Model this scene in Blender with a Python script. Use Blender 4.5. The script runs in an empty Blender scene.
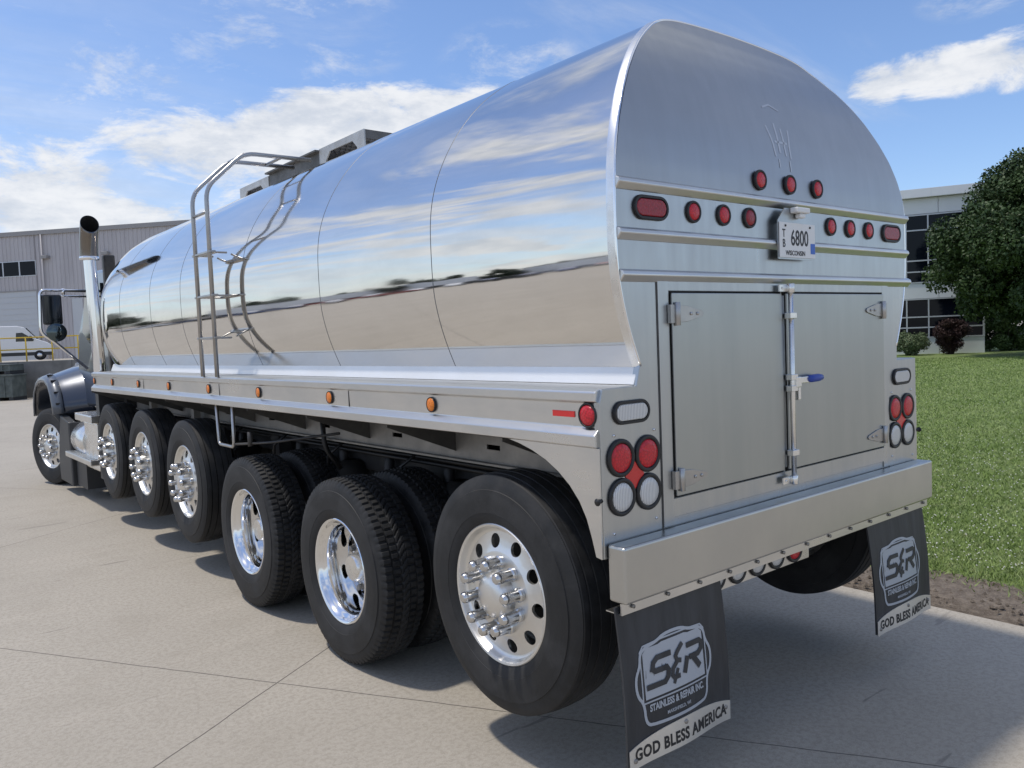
import bpy, bmesh, math, random
import numpy as np
from mathutils import Vector, Matrix
random.seed(7); rng = np.random.default_rng(7)
PI = math.pi
R = math.radians
sc = bpy.context.scene
COL = sc.collection

# ------------------------------------------------------------------ camera
cam_d = bpy.data.cameras.new('camera'); cam = bpy.data.objects.new('camera', cam_d); COL.objects.link(cam)
rows = [(0.7729634466852258, 0.06729326507291913, -0.6308717195788077),
        (-0.6331934941980901, 0.019258506026218716, -0.7737539071635446),
        (-0.03991877996268384, 0.9975473554781568, 0.057495778843554175)]
mw = Matrix([(*rows[0], -3.2933), (*rows[1], -2.0241), (*rows[2], 1.8312), (0, 0, 0, 1)])
cam.matrix_world = mw
cam_d.sensor_width = 36.0; cam_d.lens = 802.9 * 36 / 1024
cam_d.clip_start = .05; cam_d.clip_end = 12000
sc.camera = cam

# ------------------------------------------------------------------ light, sky
SUN_DIR = Vector((-.28, .29, 1)).normalized()
sun_d = bpy.data.lights.new('sun', 'SUN'); sun_d.energy = 2.8; sun_d.angle = R(3.0); sun_d.color = (1, .93, .83)
sun = bpy.data.objects.new('sun', sun_d); COL.objects.link(sun)
sun.rotation_euler = SUN_DIR.to_track_quat('Z', 'Y').to_euler(); sun.location = (0, 0, 30)
sc.view_settings.view_transform = 'Standard'; sc.view_settings.look = 'None'
sc.view_settings.exposure = 0.0; sc.view_settings.gamma = 1
try: sc.view_settings.use_curve_mapping = False
except Exception: pass
sc.cycles.max_bounces = 8; sc.cycles.glossy_bounces = 5; sc.cycles.diffuse_bounces = 3
sc.cycles.sample_clamp_indirect = 6
sc.cycles.use_denoising = True

class NT:
    """small helper for node trees"""
    def __init__(s, tree): s.t = tree; s.n = tree.nodes; s.l = tree.links
    def new(s, ty, **kw):
        x = s.n.new(ty)
        for k, v in kw.items(): setattr(x, k, v)
        return x
    def link(s, a, b): s.l.new(a, b)
    def put(s, v, sock):
        if isinstance(v, (int, float, tuple, list)): sock.default_value = v
        else: s.l.new(v, sock)
    def m(s, op, a, b=0.0, c=None, clamp=False):
        x = s.n.new('ShaderNodeMath'); x.operation = op; x.use_clamp = clamp
        s.put(a, x.inputs[0]); s.put(b, x.inputs[1])
        if c is not None: s.put(c, x.inputs[2])
        return x.outputs[0]
    def sm(s, v, a, b):
        x = s.n.new('ShaderNodeMapRange'); x.interpolation_type = 'SMOOTHSTEP'
        s.put(v, x.inputs['Value']); x.inputs['From Min'].default_value = a; x.inputs['From Max'].default_value = b
        return x.outputs[0]
    def lin(s, v, a, b, c, d):
        x = s.n.new('ShaderNodeMapRange'); s.put(v, x.inputs['Value'])
        for k, q in zip(('From Min', 'From Max', 'To Min', 'To Max'), (a, b, c, d)): x.inputs[k].default_value = q
        return x.outputs[0]
    def noise(s, vec, scale, detail=4, rough=.55, dist=0.0, out=0):
        x = s.n.new('ShaderNodeTexNoise'); s.l.new(vec, x.inputs['Vector'])
        x.inputs['Scale'].default_value = scale; x.inputs['Detail'].default_value = detail
        x.inputs['Roughness'].default_value = rough; x.inputs['Distortion'].default_value = dist
        return x.outputs[out]
    def mapping(s, vec, scale=(1, 1, 1), rot=(0, 0, 0), loc=(0, 0, 0)):
        x = s.n.new('ShaderNodeMapping'); s.l.new(vec, x.inputs[0])
        x.inputs['Scale'].default_value = scale; x.inputs['Rotation'].default_value = rot; x.inputs['Location'].default_value = loc
        return x.outputs[0]
    def mix(s, f, a, b):
        x = s.n.new('ShaderNodeMix'); x.data_type = 'RGBA'
        s.put(f, x.inputs[0]); s.put(a if not isinstance(a, tuple) else (*a[:3], 1), x.inputs[6]); s.put(b if not isinstance(b, tuple) else (*b[:3], 1), x.inputs[7])
        return x.outputs[2]
    def bump(s, h, dist, strength=1.0, normal=None):
        x = s.n.new('ShaderNodeBump'); x.inputs['Distance'].default_value = dist; x.inputs['Strength'].default_value = strength
        s.l.new(h, x.inputs['Height'])
        if normal is not None: s.l.new(normal, x.inputs['Normal'])
        return x.outputs[0]

w = bpy.data.worlds.new('World'); sc.world = w; w.use_nodes = True
T = NT(w.node_tree); T.n.clear()
sky = T.new('ShaderNodeTexSky', sky_type='NISHITA'); sky.sun_disc = False
sky.sun_elevation = math.asin(SUN_DIR.z); sky.sun_rotation = math.atan2(SUN_DIR.x, SUN_DIR.y)
sky.air_density = 1.0; sky.dust_density = .6; sky.ozone_density = 2.5; sky.altitude = 200
tc = T.new('ShaderNodeTexCoord')
nrm = T.new('ShaderNodeVectorMath', operation='NORMALIZE'); T.link(tc.outputs['Generated'], nrm.inputs[0])
sx = T.new('ShaderNodeSeparateXYZ'); T.link(nrm.outputs[0], sx.inputs[0]); X, Y, Z = sx.outputs
Zc = T.m('MAXIMUM', Z, 0.0)
den = T.m('ADD', Zc, .16)
cv = T.new('ShaderNodeCombineXYZ'); T.link(T.m('DIVIDE', X, den), cv.inputs[0]); T.link(T.m('DIVIDE', Y, den), cv.inputs[1])
P = cv.outputs[0]
az = T.m('MULTIPLY', T.m('ARCTAN2', X, Y), 180 / PI); el = T.m('MULTIPLY', T.m('ARCSINE', Z), 180 / PI)
# angular coordinates for the cumulus banks (degrees)
ca = T.new('ShaderNodeCombineXYZ'); T.link(T.m('MULTIPLY', az, .055), ca.inputs[0]); T.link(T.m('MULTIPLY', el, .13), ca.inputs[1])
nb = T.noise(ca.outputs[0], 2.6, 10, .66, .35)
nb2 = T.noise(T.mapping(ca.outputs[0], loc=(4, 2, 1)), 5.5, 5, .6)
def blob(a0, e0, wa, we, s=1.0):
    da = T.m('DIVIDE', T.m('SUBTRACT', az, a0), wa); de = T.m('DIVIDE', T.m('SUBTRACT', el, e0), we)
    r2 = T.m('ADD', T.m('MULTIPLY', da, da), T.m('MULTIPLY', de, de))
    return T.m('MULTIPLY', T.m('SUBTRACT', 1.0, r2), s)
def vmax(*a):
    r = a[0]
    for q in a[1:]: r = T.m('MAXIMUM', r, q)
    return r
B = vmax(blob(29, 14.7, 11.0, 2.7, 1.3), blob(20, 12.4, 9, 3.2, .9), blob(11, 9.0, 14, 4.6, .8), blob(36.5, 15.0, 6, 2.2, .9), blob(20, 7.5, 22, 3.0, .8),
         blob(69.5, 14.8, 5.2, 1.7, 1.0), blob(63.8, 14.6, 2.0, 1.3, 1.0), blob(73, 14.2, 5, 1.4, .9), blob(72.5, 19, 2.2, .7, .5), blob(82, 15, 7, 3, .9))
B = T.m('MAXIMUM', B, -1.2)
cum = T.sm(T.m('ADD', B, T.m('MULTIPLY', T.m('SUBTRACT', nb, .5), 4.4)), -.10, .85)
# thin high streaks
wz = T.noise(T.mapping(ca.outputs[0], scale=(1, 1, 1), rot=(0, 0, R(35)), loc=(5, 3, 0)), 2.6, 10, .70, .25)
wisp = T.m('MULTIPLY', T.sm(wz, .46, .78), T.sm(vmax(blob(24, 20.5, 9, 4.5), blob(40, 18.5, 5, 2.6), blob(12, 17, 8, 4), blob(70, 19, 4, 1.6)), -.3, .8))
st = T.noise(T.mapping(P, scale=(.55, 1.6, 1), rot=(0, 0, R(-28))), 1.35, 8, .62, .5)
st2 = T.noise(T.mapping(P, scale=(.8, .8, 1), loc=(3.1, 7.7, 0)), .7, 3, .5)
thin = T.m('MULTIPLY', T.sm(st, .50, .80), T.sm(st2, .42, .62))
# the sky on the left of the place carries a lot more veil than the right
left = T.m('MULTIPLY', T.sm(T.m('SUBTRACT', 36.0, az), 0.0, 30.0), 1.0)
front = T.sm(Y, -.25, .35)
veil_h = T.m('SUBTRACT', 1.0, T.sm(el, 3.0, 24.0))
stl = T.noise(T.mapping(P, scale=(.35, 1.5, 1), rot=(0, 0, R(20)), loc=(1.3, .2, 0)), 1.1, 7, .6, .4)
veil = T.m('MULTIPLY', T.m('MULTIPLY', left, T.sm(stl, .30, .72)), T.m('ADD', .28, T.m('MULTIPLY', veil_h, .62)))
band = T.m('MULTIPLY', T.m('MULTIPLY', T.sm(T.noise(T.mapping(P, scale=(.5, 1.3, 1), rot=(0, 0, R(75)), loc=(9, 2, 0)), 1.7, 10, .66, .5), .45, .60), vmax(T.sm(T.m('SUBTRACT', 2.0, az), 0.0, 14.0), T.sm(az, 88.0, 110.0), T.sm(el, 30.0, 44.0))), .92)  # cover overhead and behind the camera is added, unseen, to lighten the shade
cl = vmax(cum, T.m('MULTIPLY', wisp, .85), T.m('MULTIPLY', thin, .7), veil, band)
cl = T.m('MULTIPLY', cl, T.sm(el, -1.0, 1.5))
shade = T.sm(T.m('ADD', T.m('MULTIPLY', nb2, .55), T.m('MULTIPLY', nb, .45)), .36, .62)
ccol = T.mix(shade, (4.3, 4.6, 5.1), (6.1, 6.15, 6.25))
hz = T.m('SUBTRACT', 1.0, T.sm(el, -2.0, 11.0))
skyc0 = T.mix(1.0, sky.outputs[0], sky.outputs[0])
tint = T.new('ShaderNodeMix', data_type='RGBA', blend_type='MULTIPLY'); tint.inputs[0].default_value = 1
T.link(sky.outputs[0], tint.inputs[6]); tint.inputs[7].default_value = (.94, 1.0, 1.13, 1)
skyc = T.mix(T.m('MULTIPLY', hz, .35), tint.outputs[2], (3.3, 4.2, 5.4))
bg = T.new('ShaderNodeBackground'); bg.inputs[1].default_value = .15
T.link(T.mix(T.m('MULTIPLY', cl, .93), skyc, ccol), bg.inputs[0])
wo = T.new('ShaderNodeOutputWorld'); T.link(bg.outputs[0], wo.inputs[0])

# ------------------------------------------------------------------ materials
MATS = {}
def mat(name, base=(.5, .5, .5), metal=0.0, rough=.5, spec=None, coat=0.0, trans=0.0, emit=None, fn=None):
    m = bpy.data.materials.new(name); m.use_nodes = True
    t = NT(m.node_tree); b = m.node_tree.nodes['Principled BSDF']
    b.inputs['Base Color'].default_value = (*base, 1); b.inputs['Metallic'].default_value = metal; b.inputs['Roughness'].default_value = rough
    if spec is not None: b.inputs['Specular IOR Level'].default_value = spec
    if coat: b.inputs['Coat Weight'].default_value = coat; b.inputs['Coat Roughness'].default_value = .04
    if trans: b.inputs['Transmission Weight'].default_value = trans
    if fn: fn(t, b)
    MATS[name] = m; return m
def objc(t): return t.new('ShaderNodeTexCoord').outputs['Object']

def f_polish(t, b):
    o = objc(t)
    n1 = t.noise(t.mapping(o, scale=(1, .35, 1)), 1.1, 2, .5)
    n2 = t.noise(t.mapping(o, scale=(1, .15, 1.6)), 5.0, 3, .6)
    sm = t.noise(t.mapping(o, scale=(1, .4, 1)), 3.0, 6, .65)
    h = t.m('ADD', n1, t.m('MULTIPLY', n2, .055))
    t.link(t.bump(h, .013, .6), b.inputs['Normal'])
    t.link(t.lin(sm, .3, .75, .028, .085), b.inputs['Roughness'])
    t.link(t.mix(t.sm(sm, .35, .8), (.78, .76, .725), (.70, .685, .655)), b.inputs['Base Color'])
mat('polished_tank', (.8, .8, .8), 1, .05, fn=f_polish)
def f_satin(sx=6.0, sz=.5, base=(.50, .52, .53), base2=(.455, .475, .485), r0=.24, r1=.38, bump=.0006):
    def f(t, b):
        o = objc(t)
        n = t.noise(t.mapping(o, scale=(sx, sx, sz)), 3.0, 6, .62)
        big = t.noise(o, 1.6, 4, .6)
        spk = t.noise(o, 190, 2, .6)
        t.link(t.mix(t.sm(t.m('ADD', t.m('MULTIPLY', n, .5), t.m('MULTIPLY', big, .5)), .35, .65), base, base2), b.inputs['Base Color'])
        t.link(t.lin(t.m('ADD', t.m('MULTIPLY', n, .6), t.m('MULTIPLY', big, .4)), .3, .7, r0, r1), b.inputs['Roughness'])
        t.link(t.bump(t.m('ADD', t.m('MULTIPLY', spk, .12), t.m('ADD', n, t.m('MULTIPLY', big, 3.0))), bump, .8), b.inputs['Normal'])
    return f
mat('satin_steel', metal=1, fn=f_satin())
mat('head_steel', metal=1, fn=f_satin(5, .35, (.43, .44, .45), (.40, .41, .42), .32, .38, .0004))
mat('door_steel', metal=1, fn=f_satin(4, .3, (.425, .445, .44), (.395, .415, .41), .30, .35, .0002))
mat('bumper_steel', metal=1, fn=f_satin(1.0, .8, (.54, .54, .52), (.49, .49, .475), .26, .34, .0004))
mat('rail_aluminium', metal=1, fn=f_satin(.8, 3, (.72, .71, .69), (.62, .615, .60), .24, .38, .0006))
mat('deck_aluminium', metal=1, fn=f_satin(.8, 2, (.58, .58, .565), (.52, .52, .51), .30, .40, .0005))
mat('skirt_aluminium', metal=.45, fn=f_satin(.8, 2, (.86, .86, .85), (.80, .80, .79), .40, .52, .0005))
mat('walkway_aluminium', metal=.8, fn=f_satin(3, 3, (.55, .55, .54), (.42, .42, .41), .45, .6))
mat('nut_steel', (.60, .60, .60), 1, .20)
mat('rim_polished', (.84, .84, .84), 1, .10)
mat('plate_steel', metal=.9, fn=f_satin(2, 2, (.85, .84, .81), (.78, .77, .74), .38, .5, .0004))
mat('chrome', (.86, .86, .87), 1, .07)
def f_rim(t, b):
    n = t.noise(objc(t), 9, 5, .6); t.link(t.lin(n, .3, .75, .24, .30), b.inputs['Roughness'])
    t.link(t.mix(t.sm(n, .35, .75), (.83, .83, .82), (.70, .69, .67)), b.inputs['Base Color'])
mat('rim_aluminium', (.8, .8, .8), 1, .15, fn=f_rim)
mat('rim_satin', metal=1, fn=f_satin(2, 2, (.78, .77, .74), (.72, .71, .69), .34, .42, .0002))
def f_rub(t, b):
    o = objc(t); n = t.noise(o, 5, 6, .65); n2 = t.noise(o, 60, 3, .6)
    t.link(t.mix(t.sm(n, .38, .72), (.007, .0075, .0085), (.032, .032, .033)), b.inputs['Base Color'])
    t.link(t.lin(n, .3, .7, .55, .8), b.inputs['Roughness']); t.link(t.bump(n2, .0015, .5), b.inputs['Normal'])
mat('tyre_rubber', (.02, .02, .02), 0, .65, fn=f_rub)
mat('black_rubber', (.005, .005, .005), 0, .8)
mat('rubber_trim', (.012, .012, .013), 0, .45)
def f_flap(t, b):
    o = objc(t); n = t.noise(t.mapping(o, scale=(6, 1, 1)), 2.5, 5, .6)
    t.link(t.mix(t.sm(n, .35, .7), (.022, .024, .028), (.040, .043, .049)), b.inputs['Base Color'])
    t.link(t.bump(n, .004, .6), b.inputs['Normal'])
mat('flap_rubber', (.02, .02, .02), 0, .5, fn=f_flap)
def f_dirtdark(t, b):
    o = objc(t); n = t.noise(o, 4, 6, .65)
    t.link(t.mix(t.sm(n, .35, .75), (.018, .018, .02), (.055, .052, .048)), b.inputs['Base Color'])
mat('frame_paint', (.02, .02, .02), 0, .5, fn=f_dirtdark)
mat('subframe_steel', metal=.6, fn=f_satin(3, 3, (.32, .305, .285), (.24, .23, .215), .4, .55))
mat('gusset_steel', metal=.6, fn=f_satin(3, 3, (.16, .155, .145), (.11, .105, .10), .4, .55))
mat('ladder_steel', metal=1, fn=f_satin(3, 3, (.46, .455, .45), (.38, .375, .37), .26, .38))
mat('dull_steel', metal=.5, fn=f_satin(3, 3, (.16, .155, .15), (.10, .10, .095), .45, .6))
def f_lens(c1, c2):
    def f(t, b):
        o = objc(t)
        v = t.new('ShaderNodeTexVoronoi'); t.link(o, v.inputs['Vector']); v.inputs['Scale'].default_value = 120
        t.link(t.mix(v.outputs['Distance'], c1, c2), b.inputs['Base Color']); t.link(t.bump(v.outputs['Distance'], .002, .6), b.inputs['Normal'])
    return f
mat('red_lens', (.5, .01, .015), 0, .3, coat=.12, fn=f_lens((.70, .015, .03), (.34, .006, .014)))
mat('dark_red_lens', (.2, .01, .015), 0, .3, coat=.12, fn=f_lens((.36, .012, .028), (.20, .006, .014)))
mat('amber_lens', (.8, .25, .02), 0, .3, coat=.1, fn=f_lens((.95, .27, .015), (.60, .14, .008)))
def f_white(t, b):
    o = objc(t); wv = t.new('ShaderNodeTexWave'); wv.bands_direction = 'X'; t.link(o, wv.inputs['Vector']); wv.inputs['Scale'].default_value = 38
    t.link(t.mix(wv.outputs[0], (.78, .78, .76), (.45, .45, .45)), b.inputs['Base Color']); t.link(t.bump(wv.outputs[0], .002, .7), b.inputs['Normal'])
mat('white_lens', (.7, .7, .7), 0, .2, coat=.5, fn=f_white)
mat('reflector_red', (.62, .02, .02), 0, .25, coat=.4)
mat('white_paint', (.75, .75, .74), 0, .4)
mat('ink', (.02, .02, .022), 0, .5)
mat('logo_silver', (.42, .46, .52), .3, .42)
mat('sticker_blue', (.03, .12, .5), 0, .35)
mat('blue_grip', (.02, .06, .35), 0, .35)
mat('ghost_mark', (.60, .60, .61), 1, .5)
mat('cab_paint', (.030, .040, .062), .3, .3, coat=.8)
mat('fender_paint', (.085, .10, .125), .2, .4, coat=.5)
mat('stack_tip', (.22, .20, .18), 1, .22)
mat('dark_plastic', (.03, .032, .035), 0, .5)
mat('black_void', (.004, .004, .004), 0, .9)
mat('dark_glass', (.010, .014, .018), 0, .04, coat=.3)
mat('convex_glass', (.10, .13, .14), .9, .05)
mat('van_white', (.72, .73, .74), 0, .3, coat=.8)
mat('yellow_paint', (.62, .42, .03), 0, .45)
mat('weld', (.10, .105, .11), .6, .5)

def f_concrete(t, b):
    geo = t.new('ShaderNodeNewGeometry'); o = geo.outputs['Position']
    c, s = .519, -.855
    sp = t.new('ShaderNodeSeparateXYZ'); t.link(o, sp.inputs[0]); x, y = sp.outputs[0], sp.outputs[1]
    wob = t.noise(o, 3.0, 3, .5)
    wv = t.m('MULTIPLY', t.m('SUBTRACT', wob, .5), .02)
    along = t.m('ADD', t.m('ADD', t.m('MULTIPLY', x, c), t.m('MULTIPLY', y, s)), wv)
    across = t.m('ADD', t.m('ADD', t.m('MULTIPLY', x, -s), t.m('MULTIPLY', y, c)), wv)
    a0 = -1.22 * c + 2.40 * s; b0 = -1.12 * -s + 1.32 * c
    def line(v, o0, per, wd):
        q = t.m('PINGPONG', t.m('ADD', t.m('SUBTRACT', v, o0), per * 100), per / 2.0)
        return t.m('SUBTRACT', 1.0, t.sm(q, wd * .4, wd * 1.5))
    j = t.m('MAXIMUM', line(along, a0, 4.6, .0035), line(across, b0, 4.6, .0035))
    far = t.m('SUBTRACT', 1.0, 0.0)
    big = t.noise(o, .35, 6, .6); med = t.noise(o, 2.2, 7, .65); fine = t.noise(o, 38, 5, .75); fine2 = t.noise(o, 210, 3, .7)
    streak = t.noise(t.mapping(o, scale=(.35, 2.4, 1), rot=(0, 0, R(24))), 1.3, 7, .68)
    marks = t.noise(t.mapping(o, scale=(.7, 5, 1), rot=(0, 0, R(-30))), 1.1, 4, .6)
    spots = t.new('ShaderNodeTexVoronoi'); t.link(o, spots.inputs['Vector']); spots.inputs['Scale'].default_value = 2.2
    col = t.mix(t.sm(big, .3, .7), (.405, .370, .315), (.362, .330, .280))
    col = t.mix(t.m('MULTIPLY', t.sm(med, .45, .72), .35), col, (.290, .260, .212))
    col = t.mix(t.m('MULTIPLY', t.sm(streak, .52, .72), .45), col, (.46, .415, .355))
    col = t.mix(t.m('MULTIPLY', t.sm(marks, .665, .70), .45), col, (.15, .14, .128))
    col = t.mix(t.m('MULTIPLY', t.sm(fine, .44, .60), .6), col, (.27, .243, .200))
    col = t.mix(t.m('MULTIPLY', t.sm(fine2, .56, .66), .6), col, (.60, .55, .47))
    dm = t.m('MULTIPLY', t.m('SUBTRACT', 1.0, t.sm(spots.outputs['Distance'], .03, .10)), t.sm(t.noise(o, 1.7, 1), .55, .62))
    wl_ = t.noise(t.mapping(o, scale=(1.6, 14, 1), rot=(0, 0, R(55))), .8, 3, .5)
    col = t.mix(t.m('MULTIPLY', t.sm(wl_, .70, .74), .5), col, (.12, .112, .10))
    vo = t.new('ShaderNodeTexVoronoi'); vo.feature = 'DISTANCE_TO_EDGE'; t.link(t.noise(o, .9, 5, .6, 0, 1), vo.inputs['Vector']); vo.inputs['Scale'].default_value = 2.5
    crk = t.m('MULTIPLY', t.m('SUBTRACT', 1.0, t.sm(vo.outputs['Distance'], .0, .006)), t.sm(t.noise(o, .45, 2), .56, .64))
    col = t.mix(t.m('MULTIPLY', crk, .22), col, (.12, .11, .10))
    col = t.mix(t.m('MULTIPLY', dm, .5), col, (.13, .12, .11))
    col = t.mix(t.m('MULTIPLY', j, .85), col, (.07, .062, .055))
    t.link(col, b.inputs['Base Color']); b.inputs['Roughness'].default_value = .85
    h = t.m('SUBTRACT', t.m('ADD', t.m('MULTIPLY', fine, .4), t.m('MULTIPLY', fine2, .3)), t.m('MULTIPLY', j, 2.0))
    t.link(t.bump(h, .004, .5), b.inputs['Normal'])
mat('concrete', rough=.85, fn=f_concrete)
def f_wallconc(t, b):
    o = objc(t); n = t.noise(o, 1.2, 7, .65); sp = t.new('ShaderNodeSeparateXYZ'); t.link(o, sp.inputs[0])
    j = t.m('SUBTRACT', 1.0, t.sm(t.m('PINGPONG', t.m('ADD', sp.outputs[0], 100), 1.2), .01, .04))
    col = t.mix(t.sm(n, .35, .7), (.22, .215, .205), (.14, .138, .13)); t.link(t.mix(t.m('MULTIPLY', j, .6), col, (.06, .06, .06)), b.inputs['Base Color'])
mat('wall_concrete', rough=.9, fn=f_wallconc)
def f_soil(t, b):
    o = objc(t); n = t.noise(o, 14, 7, .75); n2 = t.noise(o, 70, 4, .7)
    col = t.mix(t.sm(n, .35, .68), (.15, .118, .09), (.29, .24, .19)); col = t.mix(t.sm(n2, .55, .75), col, (.38, .33, .27))
    t.link(col, b.inputs['Base Color']); t.link(t.bump(t.m('ADD', n, n2), .03, .9), b.inputs['Normal'])
mat('soil', rough=.95, fn=f_soil)
def f_lawn(t, b):
    o = objc(t); n = t.noise(o, .5, 6, .65); n2 = t.noise(o, 9, 6, .75); n3 = t.noise(o, 40, 4, .7)
    col = t.mix(t.sm(n, .3, .7), (.15, .22, .055), (.21, .27, .09)); col = t.mix(t.m('MULTIPLY', t.sm(n2, .4, .7), .5), col, (.10, .16, .04))
    col = t.mix(t.m('MULTIPLY', t.sm(n3, .6, .75), .4), col, (.17, .19, .08))
    t.link(col, b.inputs['Base Color']); t.link(t.bump(t.m('ADD', n2, n3), .05, .9), b.inputs['Normal'])
mat('lawn', rough=.9, fn=f_lawn)
def f_leaf(c1, c2, c3):
    def f(t, b):
        o = objc(t); n = t.noise(o, 1.1, 3, .6); n2 = t.noise(o, 9, 3, .6)
        col = t.mix(t.sm(n, .35, .65), c1, c2); col = t.mix(t.m('MULTIPLY', t.sm(n2, .5, .72), .7), col, c3)
        t.link(col, b.inputs['Base Color'])
        b.inputs['Specular IOR Level'].default_value = .3
    return f
mat('grass_blade', rough=.6, fn=f_leaf((.17, .25, .055), (.25, .33, .10), (.36, .38, .20)))
mat('maple_leaf', rough=.55, fn=f_leaf((.024, .050, .014), (.045, .080, .022), (.052, .088, .028)))
mat('hedge_leaf', rough=.6, fn=f_leaf((.05, .095, .025), (.09, .14, .04), (.13, .19, .06)))
mat('shrub_leaf', rough=.6, fn=f_leaf((.09, .13, .06), (.15, .19, .10), (.24, .27, .17)))
mat('purple_leaf', rough=.6, fn=f_leaf((.030, .014, .016), (.045, .024, .022), (.07, .045, .03)))
mat('far_leaf', rough=.8, fn=f_leaf((.018, .032, .016), (.03, .045, .02), (.04, .055, .03)))
def f_bark(t, b):
    o = objc(t); n = t.noise(t.mapping(o, scale=(4, 4, .8)), 4, 6, .7); t.link(t.mix(n, (.035, .026, .02), (.09, .07, .055)), b.inputs['Base Color']); t.link(t.bump(n, .05, .8), b.inputs['Normal'])
mat('bark', rough=.95, fn=f_bark)
mat('clover', (.62, .62, .55), 0, .7)
def f_siding(t, b):
    o = objc(t); n = t.noise(t.mapping(o, scale=(1, 1, .15)), 1.0, 5, .6)
    t.link(t.mix(t.sm(n, .3, .7), (.50, .48, .485), (.43, .41, .415)), b.inputs['Base Color'])
mat('siding', rough=.55, fn=f_siding)
mat('fascia', (.30, .29, .285), 0, .5)
mat('roll_door', (.52, .54, .56), 0, .5)
def f_panel(t, b):
    o = objc(t); n = t.noise(o, .8, 5, .6); t.link(t.mix(n, (.78, .80, .82), (.70, .72, .74)), b.inputs['Base Color'])
mat('white_panel', rough=.5, fn=f_panel)
mat('mullion', (.55, .57, .60), .3, .4)
mat('dark_window', (.004, .006, .012), 0, .06, spec=.18)
def f_crate(t, b):
    o = objc(t); n = t.noise(o, 3, 5, .6); t.link(t.mix(t.sm(n, .35, .7), (.07, .085, .08), (.13, .15, .14)), b.inputs['Base Color'])
mat('crate_grey', rough=.6, fn=f_crate)
mat('trailer_white', (.78, .79, .80), 0, .5)

# ------------------------------------------------------------------ mesh helper
class MB:
    def __init__(s): s.v = []; s.f = []; s.sm = []
    def add(s, vs, fs, smooth=False, M=None):
        o = len(s.v)
        for p in vs:
            p = Vector(p)
            s.v.append(M @ p if M is not None else p)
        for f in fs: s.f.append([i + o for i in f]); s.sm.append(smooth)
        return s
    def box(s, x0, x1, y0, y1, z0, z1, M=None):
        vs = [(x, y, z) for z in (z0, z1) for y in (y0, y1) for x in (x0, x1)]
        return s.add(vs, [(0, 2, 3, 1), (4, 5, 7, 6), (0, 1, 5, 4), (2, 6, 7, 3), (0, 4, 6, 2), (1, 3, 7, 5)], False, M)
    def lathe(s, prof, n=48, axis='x', M=None, smooth=True, closed=False):
        vs = []; fs = []; k = len(prof)
        for i in range(n):
            a = 2 * PI * i / n; c, q = math.cos(a), math.sin(a)
            for (x, r) in prof: vs.append({'x': (x, r * c, r * q), 'y': (r * q, x, r * c), 'z': (r * c, r * q, x)}[axis])
        for i in range(n):
            j = (i + 1) % n
            for m in range(k - 1 if not closed else k):
                m2 = (m + 1) % k
                fs.append((i * k + m, i * k + m2, j * k + m2, j * k + m))
        return s.add(vs, fs, smooth, M)
    def tube(s, pts, r, n=10, smooth=True, closed=False, cap=True):
        pts = [Vector(p) for p in pts]; K = len(pts); vs = []; fs = []
        up = None
        for i, p in enumerate(pts):
            if closed: d = pts[(i + 1) % K] - pts[i - 1]
            else: d = (pts[min(i + 1, K - 1)] - pts[max(i - 1, 0)])
            d.normalize()
            if up is None:
                up = Vector((0, 0, 1)) if abs(d.z) < .9 else Vector((1, 0, 0))
            a = d.cross(up).normalized(); b2 = a.cross(d).normalized(); up = b2
            rr = r[i] if isinstance(r, (list, tuple)) else r
            for q in range(n):
                t = 2 * PI * q / n; vs.append(p + a * (rr * math.cos(t)) + b2 * (rr * math.sin(t)))
        for i in range(K if closed else K - 1):
            j = (i + 1) % K
            for q in range(n):
                q2 = (q + 1) % n; fs.append((i * n + q, i * n + q2, j * n + q2, j * n + q))
        if cap and not closed: fs.append(tuple(range(n))[::-1]); fs.append(tuple(range((K - 1) * n, K * n)))
        return s.add(vs, fs, smooth)
    def cyl(s, a, b, r, n=16, r2=None):
        return s.tube([a, b], [r, r if r2 is None else r2], n)
    def prism(s, poly, y0, y1, plane='xz', M=None):
        """extrude a polygon given in a plane along the third axis"""
        n = len(poly)
        def P(p, h):
            return {'xz': (p[0], h, p[1]), 'yz': (h, p[0], p[1]), 'xy': (p[0], p[1], h)}[plane]
        vs = [P(p, y0) for p in poly] + [P(p, y1) for p in poly]
        fs = [tuple(range(n)), tuple(range(2 * n - 1, n - 1, -1))] + [(i, i + n, (i + 1) % n + n, (i + 1) % n) for i in range(n)]
        return s.add(vs, fs, False, M)
    def build(s, name, m, parent=None, bevel=0.0, seg=2, fix=True, angle=None, **tags):
        me = bpy.data.meshes.new(name); me.from_pydata([tuple(v) for v in s.v], [], s.f)
        me.polygons.foreach_set('use_smooth', s.sm)
        if isinstance(m, str): m = MATS[m]
        me.materials.append(m)
        if fix:
            bm = bmesh.new(); bm.from_mesh(me); bmesh.ops.recalc_face_normals(bm, faces=bm.faces); bm.to_mesh(me); bm.free()
        me.update()
        o = bpy.data.objects.new(name, me); COL.objects.link(o)
        if parent is not None: o.parent = parent
        if angle is not None:
            me.polygons.foreach_set('use_smooth', [True] * len(me.polygons))
            try: me.set_sharp_from_angle(angle=R(angle))
            except Exception: pass
        if bevel > 0:
            b = o.modifiers.new('bevel', 'BEVEL'); b.width = bevel; b.segments = seg; b.limit_method = 'ANGLE'; b.angle_limit = R(35); b.harden_normals = False
        for k, v in tags.items(): o[k] = v
        return o
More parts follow.
